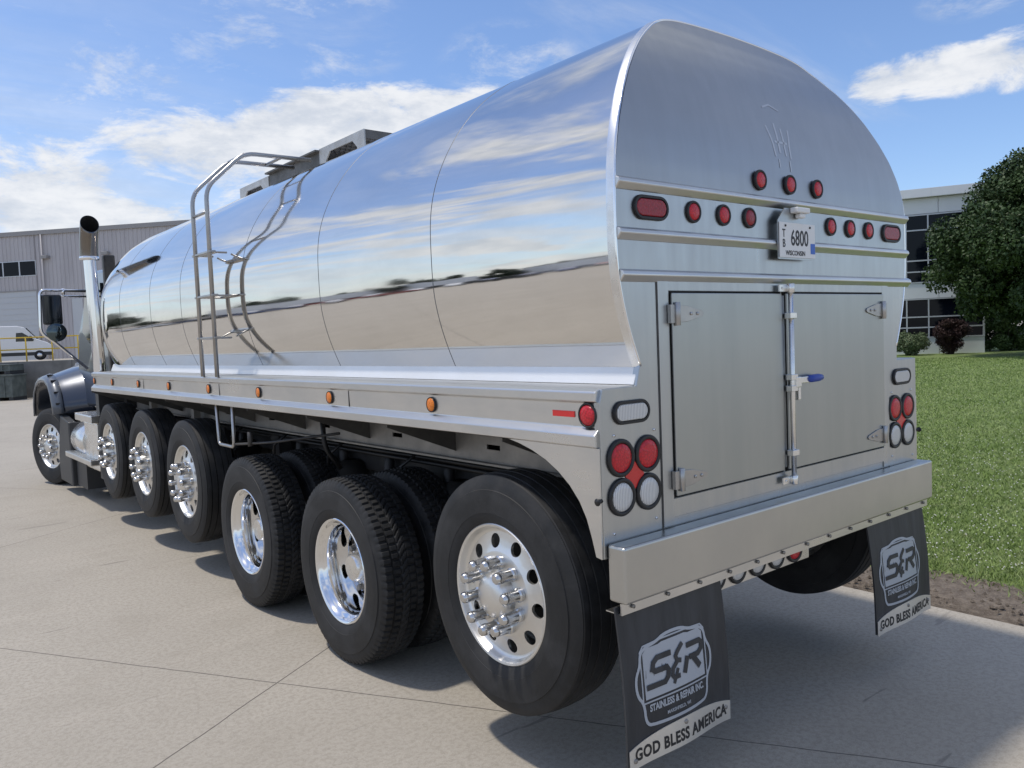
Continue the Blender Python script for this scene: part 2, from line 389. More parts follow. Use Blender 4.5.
def fastmesh(name, verts, faces_n, nper, m, parent=None, smooth=False, **tags):
    """verts: (N*nper,3) array, each consecutive nper vertices make one face"""
    me = bpy.data.meshes.new(name); V = np.asarray(verts, dtype=np.float32).reshape(-1, 3); nf = len(V) // nper
    me.vertices.add(len(V)); me.vertices.foreach_set('co', V.ravel())
    me.loops.add(len(V)); me.loops.foreach_set('vertex_index', np.arange(len(V), dtype=np.int32))
    me.polygons.add(nf); me.polygons.foreach_set('loop_start', np.arange(nf, dtype=np.int32) * nper)
    me.update(calc_edges=True); me.validate()
    me.materials.append(MATS[m] if isinstance(m, str) else m)
    o = bpy.data.objects.new(name, me); COL.objects.link(o)
    if parent is not None: o.parent = parent
    for k, v in tags.items(): o[k] = v
    return o
def thing(name, loc, label, cat, group=None, rz=0):
    o = bpy.data.objects.new(name, None); COL.objects.link(o); o.location = loc; o.rotation_euler = (0, 0, rz)
    o.empty_display_size = .3
    o['label'] = label; o['category'] = cat
    if group: o['group'] = group
    return o
def struct(o): o['kind'] = 'structure'; return o
def ribbon(mb, path, wd, th, M=None, closed=False, dens=.02):
    """mitred flat strip (in local xz, thickness along y) following a path"""
    if dens:
        q_ = []; m_ = len(path)
        for i in range(m_ if closed else m_ - 1):
            a = Vector(path[i][:2]); b = Vector(path[(i + 1) % m_][:2]); k_ = max(1, int((b - a).length / dens))
            q_ += [a.lerp(b, j / k_) for j in range(k_)]
        if not closed: q_.append(Vector(path[-1][:2]))
        path = q_
    n = len(path); P_ = [Vector((p[0], p[1])) for p in path]; L = []; Rr = []
    for i in range(n):
        if closed: a = (P_[i] - P_[i - 1]).normalized(); b = (P_[(i + 1) % n] - P_[i]).normalized()
        else:
            a = (P_[i] - P_[max(i - 1, 0)]); b = (P_[min(i + 1, n - 1)] - P_[i])
            if a.length == 0: a = b
            if b.length == 0: b = a
            a = a.normalized(); b = b.normalized()
        na = Vector((-a.y, a.x)); nb_ = Vector((-b.y, b.x)); mm = (na + nb_); mm = mm.normalized() if mm.length > 1e-6 else na
        k = wd / 2 / max(.35, mm.dot(na)); L.append(P_[i] + mm * k); Rr.append(P_[i] - mm * k)
    vs = []
    for h in (0, th):
        for q in L: vs.append((q.x, -h, q.y))
        for q in Rr: vs.append((q.x, -h, q.y))
    fs = []; N = n if closed else n - 1
    for i in range(N):
        j = (i + 1) % n
        fs += [(2 * n + i, 2 * n + j, 3 * n + j, 3 * n + i), (i, n + i, n + j, j), (i, j, 2 * n + j, 2 * n + i), (n + i, 3 * n + i, 3 * n + j, n + j)]
    if not closed:
        fs += [(0, 2 * n, 3 * n, n), (n - 1, 2 * n - 1, 4 * n - 1, 3 * n - 1)]
    mb.add(vs, fs, False, M)
def text(body, size, m, parent, loc, rot=(PI / 2, 0, 0), sx=1.0, depth=.0008, bold=.0, name='lettering', shear=0.0, align='CENTER', spacing=1.0):
    c = bpy.data.curves.new('tmp_text', 'FONT'); c.body = body; c.size = size; c.align_x = align; c.align_y = 'CENTER'
    c.extrude = depth; c.offset = bold; c.shear = shear; c.space_character = spacing; c.resolution_u = 3
    o = bpy.data.objects.new('tmp_text', c); COL.objects.link(o)
    me = bpy.data.meshes.new_from_object(o); bpy.data.objects.remove(o); bpy.data.curves.remove(c)
    me.materials.clear(); me.materials.append(MATS[m])
    q = bpy.data.objects.new(name, me); COL.objects.link(q); me.name = name
    q.location = loc; q.rotation_euler = rot; q.scale = (sx, 1, 1)
    if parent is not None: q.parent = parent
    return q

# ================================================================== SETTING
g = MB()
gx = [-4000, -1200, -400, -150, -60, -30, -16, -8, -4, -1, 1.96, 6, 12, 25, 60, 200, 1000, 4000]; gy = [-4000, -1000, -200, -60, -25, -12, -6, -3, -1.5, 1, 4, 8, 14, 22, 35, 60, 120, 300, 1000, 4000]
g.add([(x, y, 0) for y in gy for x in gx], [(j * len(gx) + i, j * len(gx) + i + 1, (j + 1) * len(gx) + i + 1, (j + 1) * len(gx) + i) for j in range(len(gy) - 1) for i in range(len(gx) - 1) if gx[i] < 1.9 or gy[j] < -2 or gy[j] >= 22])
struct(g.build('ground', 'concrete'))
# bare soil verge with an uneven outer edge
def wav(y): return .05 * math.sin(y * 1.7) + .035 * math.sin(y * 4.3 + 1) + .02 * math.sin(y * 11 + 2)
g = MB(); ys = np.arange(-1.5, 22.0, .12)
vs = []; fs = []
for i, y in enumerate(ys):
    vs += [(1.96, y, -.10), (1.965, y, -.012 + .01 * math.sin(y * 9)), (2.25, y, .01 + .008 * math.sin(y * 5.1)), (2.75 + wav(y), y, .022)]
for i in range(len(ys) - 1):
    for k in range(3): fs.append((i * 4 + k, i * 4 + k + 1, i * 4 + k + 5, i * 4 + k + 4))
g.add(vs, fs, True); struct(g.build('soil_verge', 'soil'))
g = MB(); vs = []; fs = []
xs_ = [0, .3, 1, 3, 8, 20, 60, 300]
ysl = list(np.arange(-1.5, 21.9, .3)) + [22.0]
for y in ysl:
    b0 = 2.50 + (wav(y) if abs(y) < 70 else 0)
    for i, x in enumerate(xs_): vs.append((b0 + x, y, .012 if i == 0 else .03))
k = len(xs_)
for i in range(len(ysl) - 1):
    for q in range(k - 1): fs.append((i * k + q, i * k + q + 1, (i + 1) * k + q + 1, (i + 1) * k + q))
g.add(vs, fs, True); struct(g.build('lawn', 'lawn'))
g = MB(); g.add([(x, y, -.15) for y in (-1.51, 3, 8, 13, 18, 22.01) for x in (1.955, 20, 80, 300, 1200, 4000)], [(j * 6 + i, j * 6 + i + 1, j * 6 + i + 7, j * 6 + i + 6) for j in range(5) for i in range(5)]); struct(g.build('terrain', 'lawn'))

# grass blades and clover flowers, dense near the kerb side and thinning with distance
def polar(n, r0, r1, a0, a1):
    r = r0 * (r1 / r0) ** rng.random(n); a = np.radians(a0 + (a1 - a0) * rng.random(n))
    return -3.3 + r * np.sin(a), -2.0 + r * np.cos(a), r
bx, by, br = polar(260000, 5.6, 44, 52, 82)
edge = 2.62 + .10 * np.sin(by * 1.7) + .08 * np.sin(by * 5.1 + 1) + .12 * rng.standard_normal(len(by)); ok = bx > edge; bx, by, br = bx[ok], by[ok], br[ok]
n = len(bx); th = rng.random(n) * 2 * PI; hgt = (.018 + .026 * rng.random(n)) * (1 + br * .012); wd = .0022 * (1 + br * .22)
lean = rng.standard_normal((n, 2)) * .022 * (1 + br * .01)[:, None]
V = np.zeros((n, 3, 3)); dx, dy = np.cos(th) * wd, np.sin(th) * wd
V[:, 0] = np.stack([bx - dx, by - dy, np.full(n, .022)], 1); V[:, 1] = np.stack([bx + dx, by + dy, np.full(n, .022)], 1)
V[:, 2] = np.stack([bx + lean[:, 0], by + lean[:, 1], .02 + hgt], 1)
fastmesh('grass', V, n, 3, 'grass_blade', kind='stuff')
cx_, cy_, cr_ = polar(7000, 6.2, 42, 52, 82); pn = np.sin(cx_ * .9) + np.sin(cy_ * .7 + 1) + .8 * rng.standard_normal(len(cx_))
ok = (cx_ > 2.9) & (pn > -.1); cx_, cy_, cr_ = cx_[ok], cy_[ok], cr_[ok]; n = len(cx_); s_ = .0045 + .0045 * rng.random(n); z_ = .044 + .012 * rng.random(n)
oct_v = np.array([(1, 0, 0), (-1, 0, 0), (0, 1, 0), (0, -1, 0), (0, 0, 1), (0, 0, -.6)]); oct_f = [(0, 2, 4), (2, 1, 4), (1, 3, 4), (3, 0, 4), (2, 0, 5), (1, 2, 5), (3, 1, 5), (0, 3, 5)]
V = np.stack([np.stack([oct_v[i] for i in f]) for f in oct_f]).reshape(-1, 3)[None] * s_[:, None, None] + np.stack([cx_, cy_, z_], 1)[:, None]
fastmesh('clover_flowers', V.reshape(-1, 3), n * 8, 3, 'clover', kind='stuff')
# clods and bits of straw on the soil
cx_ = 1.98 + .75 * rng.random(1600); cy_ = -1.4 + 7 * rng.random(1600); s_ = .004 + .012 * rng.random(1600) ** 2
V = np.stack([np.stack([oct_v[i] for i in f]) for f in oct_f]).reshape(-1, 3)[None] * (s_[:, None, None] * (1 + .5 * rng.random((1600, 1, 3)))) + np.stack([cx_, cy_, .012 + 0 * cx_], 1)[:, None]
fastmesh('soil_clods', V.reshape(-1, 3), 1600 * 8, 3, 'soil', kind='stuff')

# ---- raised yard, retaining wall and guard rail on the left
RW = Vector((1.74, 40.4, 0)); rd = Vector((.78, -.626, 0)).normalized(); rn = Vector((-rd.y, rd.x, 0))
def lot(p0, d):  # frame: local x along d, local y behind
    nrm_ = Vector((-d.y, d.x, 0))
    return Matrix(((d.x, nrm_.x, 0, p0.x), (d.y, nrm_.y, 0, p0.y), (0, 0, 1, 0), (0, 0, 0, 1)))
ML = lot(RW, rd)
g = MB(); g.box(-14, 12, .31, 90, -.2, 1.58, ML); struct(g.build('raised_yard', 'concrete'))
g = MB(); g.box(-14, 12, 0, .3, -.2, 1.64)
o = g.build('retaining_wall', 'wall_concrete', bevel=.02, label='grey concrete retaining wall in front of the raised loading yard', category='wall'); o.matrix_world = ML
rail = thing('guard_rail', RW, 'yellow pipe guard rail on top of the grey retaining wall', 'railing', rz=math.atan2(rd.y, rd.x))
for z in (2.18, 2.71):
    g = MB(); g.cyl((-13.8, .15, z), (5.5, .15, z), .028, 8); g.build('rail_bar', 'yellow_paint', rail)
for i in range(6, 22):
    s = 1.12 + 1.17 * (i - 18)
    g = MB(); g.cyl((s, .15, 1.6), (s, .15, 2.71), .03, 8); g.box(s - .08, s + .08, .07, .23, 1.6, 1.62); g.build('post', 'yellow_paint', rail)

# crates against the wall
def crate(name, s0, s1, z0, h, label, lids=True, dpt=1.0, y0=-1.25):
    c = thing(name, ML @ Vector(((s0 + s1) / 2, y0, z0)), label, 'crate', 'grey storage crates along the wall', rz=math.atan2(rd.y, rd.x))
    wd_ = (s1 - s0) / 2; g = MB()
    g.box(-wd_, wd_, -dpt / 2, dpt / 2, .14, h * .93); g.build('bin', 'crate_grey', c, bevel=.015)
    g = MB()
    nr = max(2, int(wd_ * 2 / .3))
    for i in range(nr + 1):
        x = -wd_ + .03 + (2 * wd_ - .06) * i / nr; g.box(x - .03, x + .03, -dpt / 2 - .035, -dpt / 2 - .001, .14, h * .9)
    for q in (.32, .6): g.box(-wd_, wd_, -dpt / 2 - .025, -dpt / 2 - .001, h * q, h * q + .035)
    g.build('ribs', 'crate_grey', c)
    g = MB(); g.box(-wd_ - .03, wd_ + .03, -dpt / 2 - .04, dpt / 2 + .03, h * .93, h); g.build('lid', 'crate_grey', c, bevel=.01)
    for i in range(3):
        x = (-wd_ + .1, 0, wd_ - .1)[i]; g = MB(); g.box(x - .09, x + .09, -dpt / 2, dpt / 2, 0, .14); g.build('foot', 'dark_plastic', c)
    return c
crate('crate', -3.2, -1.35, 0, 1.0, 'low ribbed grey crate at the far left end of the row by the wall')
crate('crate', -1.25, .15, 0, 1.0, 'ribbed grey crate between the leftmost crate and the taller dark one')
crate('crate', .22, 1.55, 0, 1.12, 'tallest dark grey crate with ribbed front, nearest the truck')
crate('crate', -.6, 1.35, 1.13, .42, 'shallow long crate lying on top of the others by the wall', y0=-1.0)

# ---- metal-sided building on the left
LB = thing('metal_building', (7, 80.6, 1.58), 'large grey building with ribbed metal siding, white roll door and a strip of dark windows', 'building', rz=math.atan2(-.753, .657))
S0, S1 = -18, 34; zt = 12.3 - 1.58
def siding(x0, x1, z0, z1, y=0):
    g = MB(); pts = []; x = x0
    while x < x1 - .01:
        pts += [(x, y), (min(x + .26, x1), y), (min(x + .29, x1), y - .05), (min(x + .36, x1), y - .05)]; x += .39
    pts.append((x1, y)); vs = []
    for px, py in pts: vs += [(px, py, z0), (px, py, z1)]
    return g.add(vs, [(2 * i, 2 * i + 2, 2 * i + 3, 2 * i + 1) for i in range(len(pts) - 1)])
wl = MB()
def merge(a, b): a.add(b.v, b.f)
DX0, DX1, DZ = -1.5, 3.5, 5.95    # roll door
WZ0, WZ1 = 7.25, 8.58
merge(wl, siding(S0, DX0, 0, zt)); merge(wl, siding(DX1 + .15, S1, 0, zt)); merge(wl, siding(DX0, DX1 + .15, DZ + .1, WZ0)); merge(wl, siding(DX0, DX1 + .15, WZ1, zt))
wl.box(S0, S1, .06, 30, 0, zt - .02)
wl.build('wall', 'siding', LB, fix=False)
g = MB(); g.box(S0 - .2, S1 + .2, -.18, 30.2, zt, zt + .36); g.build('roof', 'fascia', LB)
g = MB(); g.box(DX0, DX1, -.02, .05, 0, DZ)
for i in range(1, 12): g.box(DX0, DX1, -.045, -.0205, i * .5 - .02, i * .5 + .02)
dr = g.build('roll_door', 'roll_door', LB)
g = MB(); g.box(DX1, DX1 + .15, -.08, .05, 0, DZ + .1); g.box(DX0, DX1, -.08, .05, DZ, DZ + .1); g.build('door_frame', 'fascia', dr)
for i in range(4):
    x0 = 3.62 - 1.62 * (i + 1) + .08; x1 = x0 + 1.48
    g = MB(); g.box(x0 - .07, x1 + .07, -.06, .04, WZ0, WZ1)
    f = g.build('window', 'mullion', LB); g = MB(); g.box(x0, x1, -.075, -.0605, WZ0 + .07, WZ1 - .07); g.build('pane', 'dark_window', f)
g = MB(); g.box(6.9, 7.9, -.09, .05, 0, 5.1); g.build('side_door', 'roll_door', LB)
for x in (4.73, 10.47, -9.):
    g = MB(); g.box(x - .3, x + .3, -.45, -.051, 8.62, 8.9); g.build('wall_light', 'fascia', LB, bevel=.03)
g = MB(); g.cyl((4.35, -.12, 0), (4.35, -.12, zt), .07, 8); g.build('downpipe', 'siding', LB)

# ---- white van on the raised yard
vn = thing('white_van', (5.9, 70.0, 1.58), 'white high-roof cargo van parked by the yellow rail on the raised yard', 'van', rz=-.20)
# local x forward
side = [(-3.0, .45), (-3.0, 2.35), (-2.85, 2.58), (-2.5, 2.64), (.7, 2.64), (1.15, 2.52), (1.9, 1.62), (2.65, 1.32), (2.95, 1.05), (3.02, .5), (2.9, .38), (-2.9, .38)]
g = MB(); g.prism(side, -1.0, 1.0, 'xz'); g.build('body', 'van_white', vn, bevel=.12, seg=3)
g = MB(); g.prism([(.55, 1.45), (.6, 2.1), (1.0, 2.12), (1.75, 1.58), (1.7, 1.45)], -1.012, -.99, 'xz'); g.build('window', 'dark_glass', vn)
g = MB(); g.prism([(1.22, 2.44), (1.93, 1.64), (1.98, 1.66), (1.28, 2.48)], -.85, .85, 'xz'); g.build('windscreen', 'dark_glass', vn)
g = MB(); g.box(-2.9, 2.9, -1.015, 1.015, .36, .62); g.build('skirt', 'dark_plastic', vn)
for x in (-1.9, 2.05):
    for y in (-.98, .98):
        g = MB(); g.lathe([(-.12, .2), (-.12, .34), (-.09, .37), (.09, .37), (.12, .34), (.12, .2)], 24, 'y', Matrix.Translation((x, y * .93, .37)))
        wh = g.build('wheel', 'tyre_rubber', vn); g = MB(); g.lathe([(-.1, .0), (-.1, .2), (.1, .2), (.1, 0)], 20, 'y', Matrix.Translation((x, y * .945, .37))); g.build('rim', 'rim_aluminium', wh)
g = MB(); g.box(1.45, 1.62, -1.2, -1.0, 1.5, 1.85); g.build('mirror', 'dark_plastic', vn, bevel=.03)

# ---- white-panelled office building on the right
RB = thing('office_building', (42.5, 17.7, .0), 'white-panelled two-storey office building with dark ribbon windows at the lawn edge', 'building', rz=math.atan2(-.897, .441))
E1 = 2.68; E0 = -16
g = MB(); g.box(E0, E1, .12, 16, -.2, 8.56)
g.build('wall', 'white_panel', RB)
def panels(x0, x1, z0, z1):
    gg = MB(); x = x1
    while x > x0 + .1:
        gg.box(max(x - 2.16, x0) + .012, x - .012, 0, .118, z0 + .01, z1 - .01); x -= 2.16
    gg.build('wall_panel', 'white_panel', RB, bevel=.01)
panels(E0, E1, 0, .9); panels(E0, E1, 3.09, 3.92); panels(E0, E1, 7.69, 8.55)
g = MB(); g.box(E0 - .2, E1 + .25, -.35, 16.2, 8.56, 9.02)
for i in range(9): g.box(E0 + i * 2.16 + 1, E0 + i * 2.16 + 1.03, -.36, -.351, 8.56, 9.02)
g.build('parapet', 'white_panel', RB, bevel=.02)
g = MB(); g.box(E0 + .1, E1 - .1, .02, .115, .92, 3.07); g.build('glazing', 'dark_window', RB)
g = MB(); g.box(E0 + .1, E1 - .1, .02, .115, 3.94, 7.67); g.build('glazing', 'dark_window', RB)
for z in (.94, 1.49, 2.07, 3.05, 3.96, 4.55, 5.16, 6.82, 7.64):
    g = MB(); g.box(E0 + .1, E1 - .05, -.03, .019, z - .035, z + .035); g.build('mullion', 'mullion', RB)
for x in [-1.07 - 3.7 * i for i in range(4)] + [.01 - 3.7 * i for i in range(4)] + [2.62]:
    for z0, z1 in ((.976, 3.014), (3.996, 7.604)):
        g = MB(); g.box(x - .035, x + .035, -.026, .018, z0, z1); g.build('mullion', 'mullion', RB)
g = MB(); g.box(E1 - .08, E1 + .004, -.01, .118, .9, 3.09); g.box(E1 - .08, E1 + .004, -.01, .118, 3.92, 7.69); g.build('corner_post', 'white_panel', RB)

# ---- foliage
def leaves(centres, radii, n, size, name, m, parent, squash=.9, seed=0, up=.25):
    r = np.random.default_rng(seed); C_ = np.array(centres); Rd = np.array(radii); pr = Rd ** 2 / (Rd ** 2).sum()
    idx = r.choice(len(C_), n, p=pr); d = r.standard_normal((n, 3)); d /= np.linalg.norm(d, axis=1)[:, None]
    rad = Rd[idx] * (.45 + .62 * r.random(n) ** .45); P_ = C_[idx] + d * rad[:, None] * np.array([1, 1, squash])
    P_ += r.standard_normal((n, 3)) * .04
    nn = d * .6 + r.standard_normal((n, 3)) * .6 + np.array([0, 0, up]); nn /= np.linalg.norm(nn, axis=1)[:, None]
    t_ = np.cross(nn, r.standard_normal((n, 3))); t_ /= np.linalg.norm(t_, axis=1)[:, None]; b_ = np.cross(nn, t_)
    s_ = size * (.6 + .8 * r.random(n))[:, None]
    V_ = np.stack([P_ - t_ * s_, P_ - b_ * s_ * .55 , P_ + t_ * s_, P_ + b_ * s_ * .55], 1)
    return fastmesh(name, V_.reshape(-1, 3), n, 4, m, parent)
def limbs(parent, h0, r0, tips, name='trunk', m='bark'):
    g = MB(); g.tube([(0, 0, -.1), (.03, 0, h0 * .3), (-.02, .03, h0 * .7), (0, 0, h0)], [r0 * 1.25, r0, r0 * .85, r0 * .75], 12)
    for tx, ty, tz in tips:
        mid = (tx * .4, ty * .4, h0 + (tz - h0) * .5); g.tube([(0, 0, h0 * .85), mid, (tx * .95, ty * .95, tz)], [r0 * .5, r0 * .28, r0 * .08], 7)
    return g.build(name, m, parent)
def tree(loc, h, rad, seed, n, size, m, label, group=None, cat='tree', name='tree', trunk_h=1.6, r0=.28, clumps=46, parent=None):
    r = random.Random(seed); t_ = thing(name, loc, label, cat, group)
    cs, rs = [], []
    cz = trunk_h + (h - trunk_h) * .5; hz_ = (h - trunk_h) / 2
    for i in range(clumps):
        while True:
            a, b_, c_ = r.uniform(-1, 1), r.uniform(-1, 1), r.uniform(-1, 1)
            q = a * a + b_ * b_ + c_ * c_
            if q < 1 and q > .12: break
        k_ = 1.0 - .22 * max(0, c_) if clumps < 200 else 1.10 - .50 * max(0, c_ + .25)
        k_ = k_ * (.88 + .24 * r.random()); cs.append((a * rad * k_ * .86, b_ * rad * k_ * .86, cz + c_ * hz_ * .88)); rs.append(rad * (r.uniform(.17, .31) if clumps < 200 else r.uniform(.09, .20)))
    limbs(t_, trunk_h + .5, r0, [cs[i] for i in range(0, clumps, max(1, clumps // 12))])
    leaves(cs, rs, n, size, 'crown', m, t_, seed=seed); return t_
tree((39.6, 11.0, 0), 9.9, 5.3, 11, 190000, .085, 'maple_leaf', 'large dense dark green maple on the lawn in front of the office building', name='maple_tree', trunk_h=1.0, r0=.30, clumps=300)
# the low hanging side of its crown is part of the same clump set
def shrub(loc, h, rad, seed, n, size, m, label, vase=False):
    r = random.Random(seed); t_ = thing('shrub', loc, label, 'shrub')
    cs, rs = [], []
    for i in range(26):
        a = r.uniform(0, 2 * PI); q = math.sqrt(r.random()); z = r.uniform(.15, .95)
        k_ = (.35 + .65 * z) if vase else (1.0 - .35 * z ** 2)
        cs.append((math.cos(a) * q * rad * k_ * .8, math.sin(a) * q * rad * k_ * .8, z * h * .9)); rs.append(rad * r.uniform(.2, .34))
    g = MB()
    for c_ in cs[:9]: g.tube([(c_[0] * .15, c_[1] * .15, 0), (c_[0] * .6, c_[1] * .6, c_[2] * .6), c_], [.03, .02, .008], 5)
    g.build('stems', 'bark', t_); leaves(cs, rs, n, size, 'foliage', m, t_, seed=seed); return t_
rb_d = Vector((.441, -.897, 0)); rb_n = Vector((-.897, -.441, 0))
def rbp(s, off): return Vector((42.5, 17.7, 0)) + rb_d * s + rb_n * off
shrub(rbp(-1.0, 1.6), 1.25, 1.0, 3, 9000, .05, 'shrub_leaf', 'pale green leafy shrub at the foot of the office wall beside the truck')
shrub(rbp(.98, 1.3), 1.95, 1.0, 4, 12000, .05, 'purple_leaf', 'dark purple vase-shaped shrub in front of the white office wall', vase=True)
sp = rbp(3.9, -2.5); shrub(sp, 2.6, 1.4, 5, 14000, .07, 'hedge_leaf', 'tall bright green bush beyond the office corner under the maple')
sp = rbp(6.6, -4.5); shrub(sp, 2.2, 1.8, 6, 14000, .08, 'hedge_leaf', 'low green bush behind the maple trunk at the right edge')
sp = rbp(8.8, -8); shrub(sp, 3.4, 2.6, 16, 16000, .09, 'hedge_leaf', 'broad green bush farthest right behind the maple')

# ---- far side of the yard: what the polished tank mirrors
k = 0
for i in range(58):
    a = R(-8 - i * 1.5 + random.uniform(-.8, .8)); d_ = random.uniform(105, 150); h_ = random.choice((2.5, 3.5, 4.5, 7)) + random.uniform(-.8, .8)
    if -62 < math.degrees(a) < -52: continue
    tree((-3.3 + d_ * math.sin(a), d_ * math.cos(a), 0), h_, h_ * .62, 100 + i, 1200, .55, 'far_leaf', 'small distant tree along the far side of the concrete yard', 'trees along the far side of the yard', name='distant_tree', trunk_h=1.2, r0=.25, clumps=12)
def block(name, loc, rz, L_, D_, H_, label, cat, wallm, band):
    t_ = thing(name, loc, label, cat, None, rz)
    g = MB(); g.box(-L_ / 2, L_ / 2, 0, D_, 0, H_); g.build('wall', wallm, t_)
    g = MB(); g.box(-L_ / 2 - .3, L_ / 2 + .3, -.3, D_ + .3, H_, H_ + .5); g.build('roof', 'fascia', t_)
    for i in range(int(L_ / 8)):
        g = MB(); x = -L_ / 2 + 4 + i * 8; g.box(x - 1.6, x + 1.6, -.06, -.001, 0 if band else 1.0, H_ * .6); g.build('window' if not band else 'door', 'dark_window' if not band else 'roll_door', t_)
block('distant_warehouse', (-95, 62, 0), R(90 - 58) , 56, 24, 4.8, 'long low pale warehouse across the yard, mirrored in the tank', 'building', 'trailer_white', True)
block('distant_warehouse', (-150, 190, 0), R(38), 60, 30, 4.0, 'low pale warehouse far beyond the yard behind the trees', 'building', 'siding', True)
def trailer(loc, rz, label):
    t_ = thing('semi_trailer', loc, label, 'trailer', 'trailers parked across the yard', rz)
    g = MB(); g.box(-7, 7, -1.3, 1.3, 1.2, 4.0); g.build('box', 'trailer_white', t_, bevel=.03)
    g = MB(); g.box(-6.8, 6.8, -.5, .5, .95, 1.2); g.build('chassis', 'frame_paint', t_)
    for x in (-5.6, -4.3):
        for y in (-1.1, 1.1):
            g = MB(); g.lathe([(-.14, .2), (-.14, .5), (.14, .5), (.14, .2)], 20, 'y', Matrix.Translation((x, y, .5))); g.build('wheel', 'tyre_rubber', t_)
    for y in (-.8, .8):
        g = MB(); g.box(3.9, 4.05, y - .06, y + .06, 0, .95); g.build('landing_leg', 'frame_paint', t_)
for i, (a, d_) in enumerate(((-21, 110), (-26, 118), (-33, 105), (-44, 95))):
    trailer((-3.3 + d_ * math.sin(R(a)), d_ * math.cos(R(a)), 0), R(20 + 31 * i), ['white box trailer parked far across the yard, nearest the truck nose', 'white box trailer second from the truck nose across the yard', 'white box trailer parked mid yard before the far trees', 'white box trailer parked beside the long pale warehouse'][i])

def car(loc, rz, paint):
    t_ = thing('parked_car', loc, 'small car parked in the far lot across the yard', 'car', 'cars parked in the far lot across the yard', rz)
    g = MB(); g.prism([(-2.2, .35), (-2.25, .85), (-1.9, .98), (-1.1, 1.02), (-.6, 1.42), (.6, 1.44), (1.25, .98), (2.0, .85), (2.2, .6), (2.15, .32)], -.85, .85, 'xz'); g.build('body', paint, t_, bevel=.08, seg=2)
    g = MB(); g.prism([(-1.0, 1.02), (-.58, 1.36), (.55, 1.38), (1.1, 1.0)], -.857, .857, 'xz'); g.build('window', 'dark_glass', t_)
    for x in (-1.35, 1.4):
        for y in (-.8, .8):
            g = MB(); g.lathe([(-.1, .02), (-.1, .3), (.1, .3), (.1, .02)], 16, 'y', Matrix.Translation((x, y, .31))); g.build('wheel', 'tyre_rubber', t_)
    return t_
mat('red_paint', (.30, .02, .02), 0, .3, coat=.8); mat('silver_paint', (.45, .46, .48), .4, .3, coat=.8); mat('blue_paint', (.03, .06, .18), 0, .3, coat=.8)
proto = {}
for i in range(30):
    p_ = ('van_white', 'silver_paint', 'dark_plastic', 'red_paint', 'blue_paint')[(i * 7 + i // 3) % 5]
    a = R(-12 - i * 1.45); d_ = 74 + (i % 3) * 3; lc = (-3.3 + d_ * math.sin(a), d_ * math.cos(a), 0); rz_ = -a + R(90) * (i % 2) + .2
    if p_ not in proto:
        proto[p_] = car(lc, rz_, p_); c_ = proto[p_]
    else:
        c_ = proto[p_].copy(); COL.objects.link(c_); c_.location = lc; c_.rotation_euler = (0, 0, rz_)
        for ch in [q for q in bpy.data.objects if q.parent == proto[p_]]:
            d2 = ch.copy(); COL.objects.link(d2); d2.parent = c_
    c_['label'] = {'van_white': 'white', 'silver_paint': 'silver', 'dark_plastic': 'black', 'red_paint': 'red', 'blue_paint': 'dark blue'}[p_] + ' car parked in the far lot across the yard'

# ================================================================== THE TRUCK
TR = thing('tanker_truck', (0, 0, .03), 'polished stainless steel tanker truck with many axles parked on the concrete', 'truck')

# half profile of the barrel (x half width, z)
PR = [(0, 3.168), (.15, 3.166), (.30, 3.160), (.43, 3.150), (.53, 3.132), (.61, 3.096), (.68, 3.048), (.75, 3.0), (.80, 2.958), (.85, 2.91), (.905, 2.85), (.945, 2.80), (.983, 2.745), (1.012, 2.70), (1.040, 2.65), (1.064, 2.60), (1.086, 2.55), (1.102, 2.50), (1.115, 2.45), (1.124, 2.40), (1.129, 2.34), (1.131, 2.28), (1.131, 2.20), (1.130, 2.12), (1.127, 2.05), (1.122, 2.0), (1.112, 1.95), (1.100, 1.90), (1.086, 1.85), (1.069, 1.80), (1.050, 1.75), (1.029, 1.70), (1.018, 1.676)]
def spline(P_, n):
    out = []; P_ = [np.array(p, float) for p in P_]; d = [0]
    for i in range(1, len(P_)): d.append(d[-1] + np.linalg.norm(P_[i] - P_[i - 1]))
    # resample evenly then smooth
    t_ = np.linspace(0, d[-1], n); A = np.stack([np.interp(t_, d, [p[0] for p in P_]), np.interp(t_, d, [p[1] for p in P_])], 1)
    for _ in range(5):
        B_ = A.copy(); B_[1:-1] = A[1:-1] * .5 + (A[:-2] + A[2:]) * .25; B_[0, 0] = 0; B_[0, 1] = A[0, 1] * .5 + A[1, 1] * .5; A = B_
    return A
half = spline(PR, 90)
full = np.concatenate([np.stack([-half[::-1, 0], half[::-1, 1]], 1), half[1:]])      # left bottom -> top -> right bottom
def yhead(z):                     # the rear head leans forward as it rises
    q = max(0.0, z - 2.36); return .30 * q ** 1.30 * .55 / .55 * .92 if q > 0 else 0.0
ZL = [2.36, 2.45, 2.55, 2.65, 2.75, 2.85, 2.92, 2.96, 3.0, 3.03, 3.05, 3.10, 3.17]; YL = [0, .006, .02, .041, .070, .105, .135, .155, .176, .195, .206, .238, .272]
def yhead(z): return float(np.interp(z, ZL, YL))
CEN = np.array([0, 2.35])
def section(scale_out, y, lean=True):
    return [(CEN[0] + (p[0] - CEN[0]) * scale_out, y + (yhead(p[1]) if lean else 0), CEN[1] + (p[1] - CEN[1]) * (scale_out if p[1] > 2.0 else 1 + (scale_out - 1) * .5)) for p in full]
rings = [1.19, 2.39, 3.58, 4.99, 5.89, 6.99]
stations = [section(1.006, .032)]
def flat(y, k_=1.006): return section(k_, y, False)
ysn = []
y = .45
ysn += [(.30, 1.006), (.45, 1.006)]
ins = []
st_s = []
for p in np.arange(.45, 7.75, .12): st_s.append((float(p), 1.006))
st_s.sort()
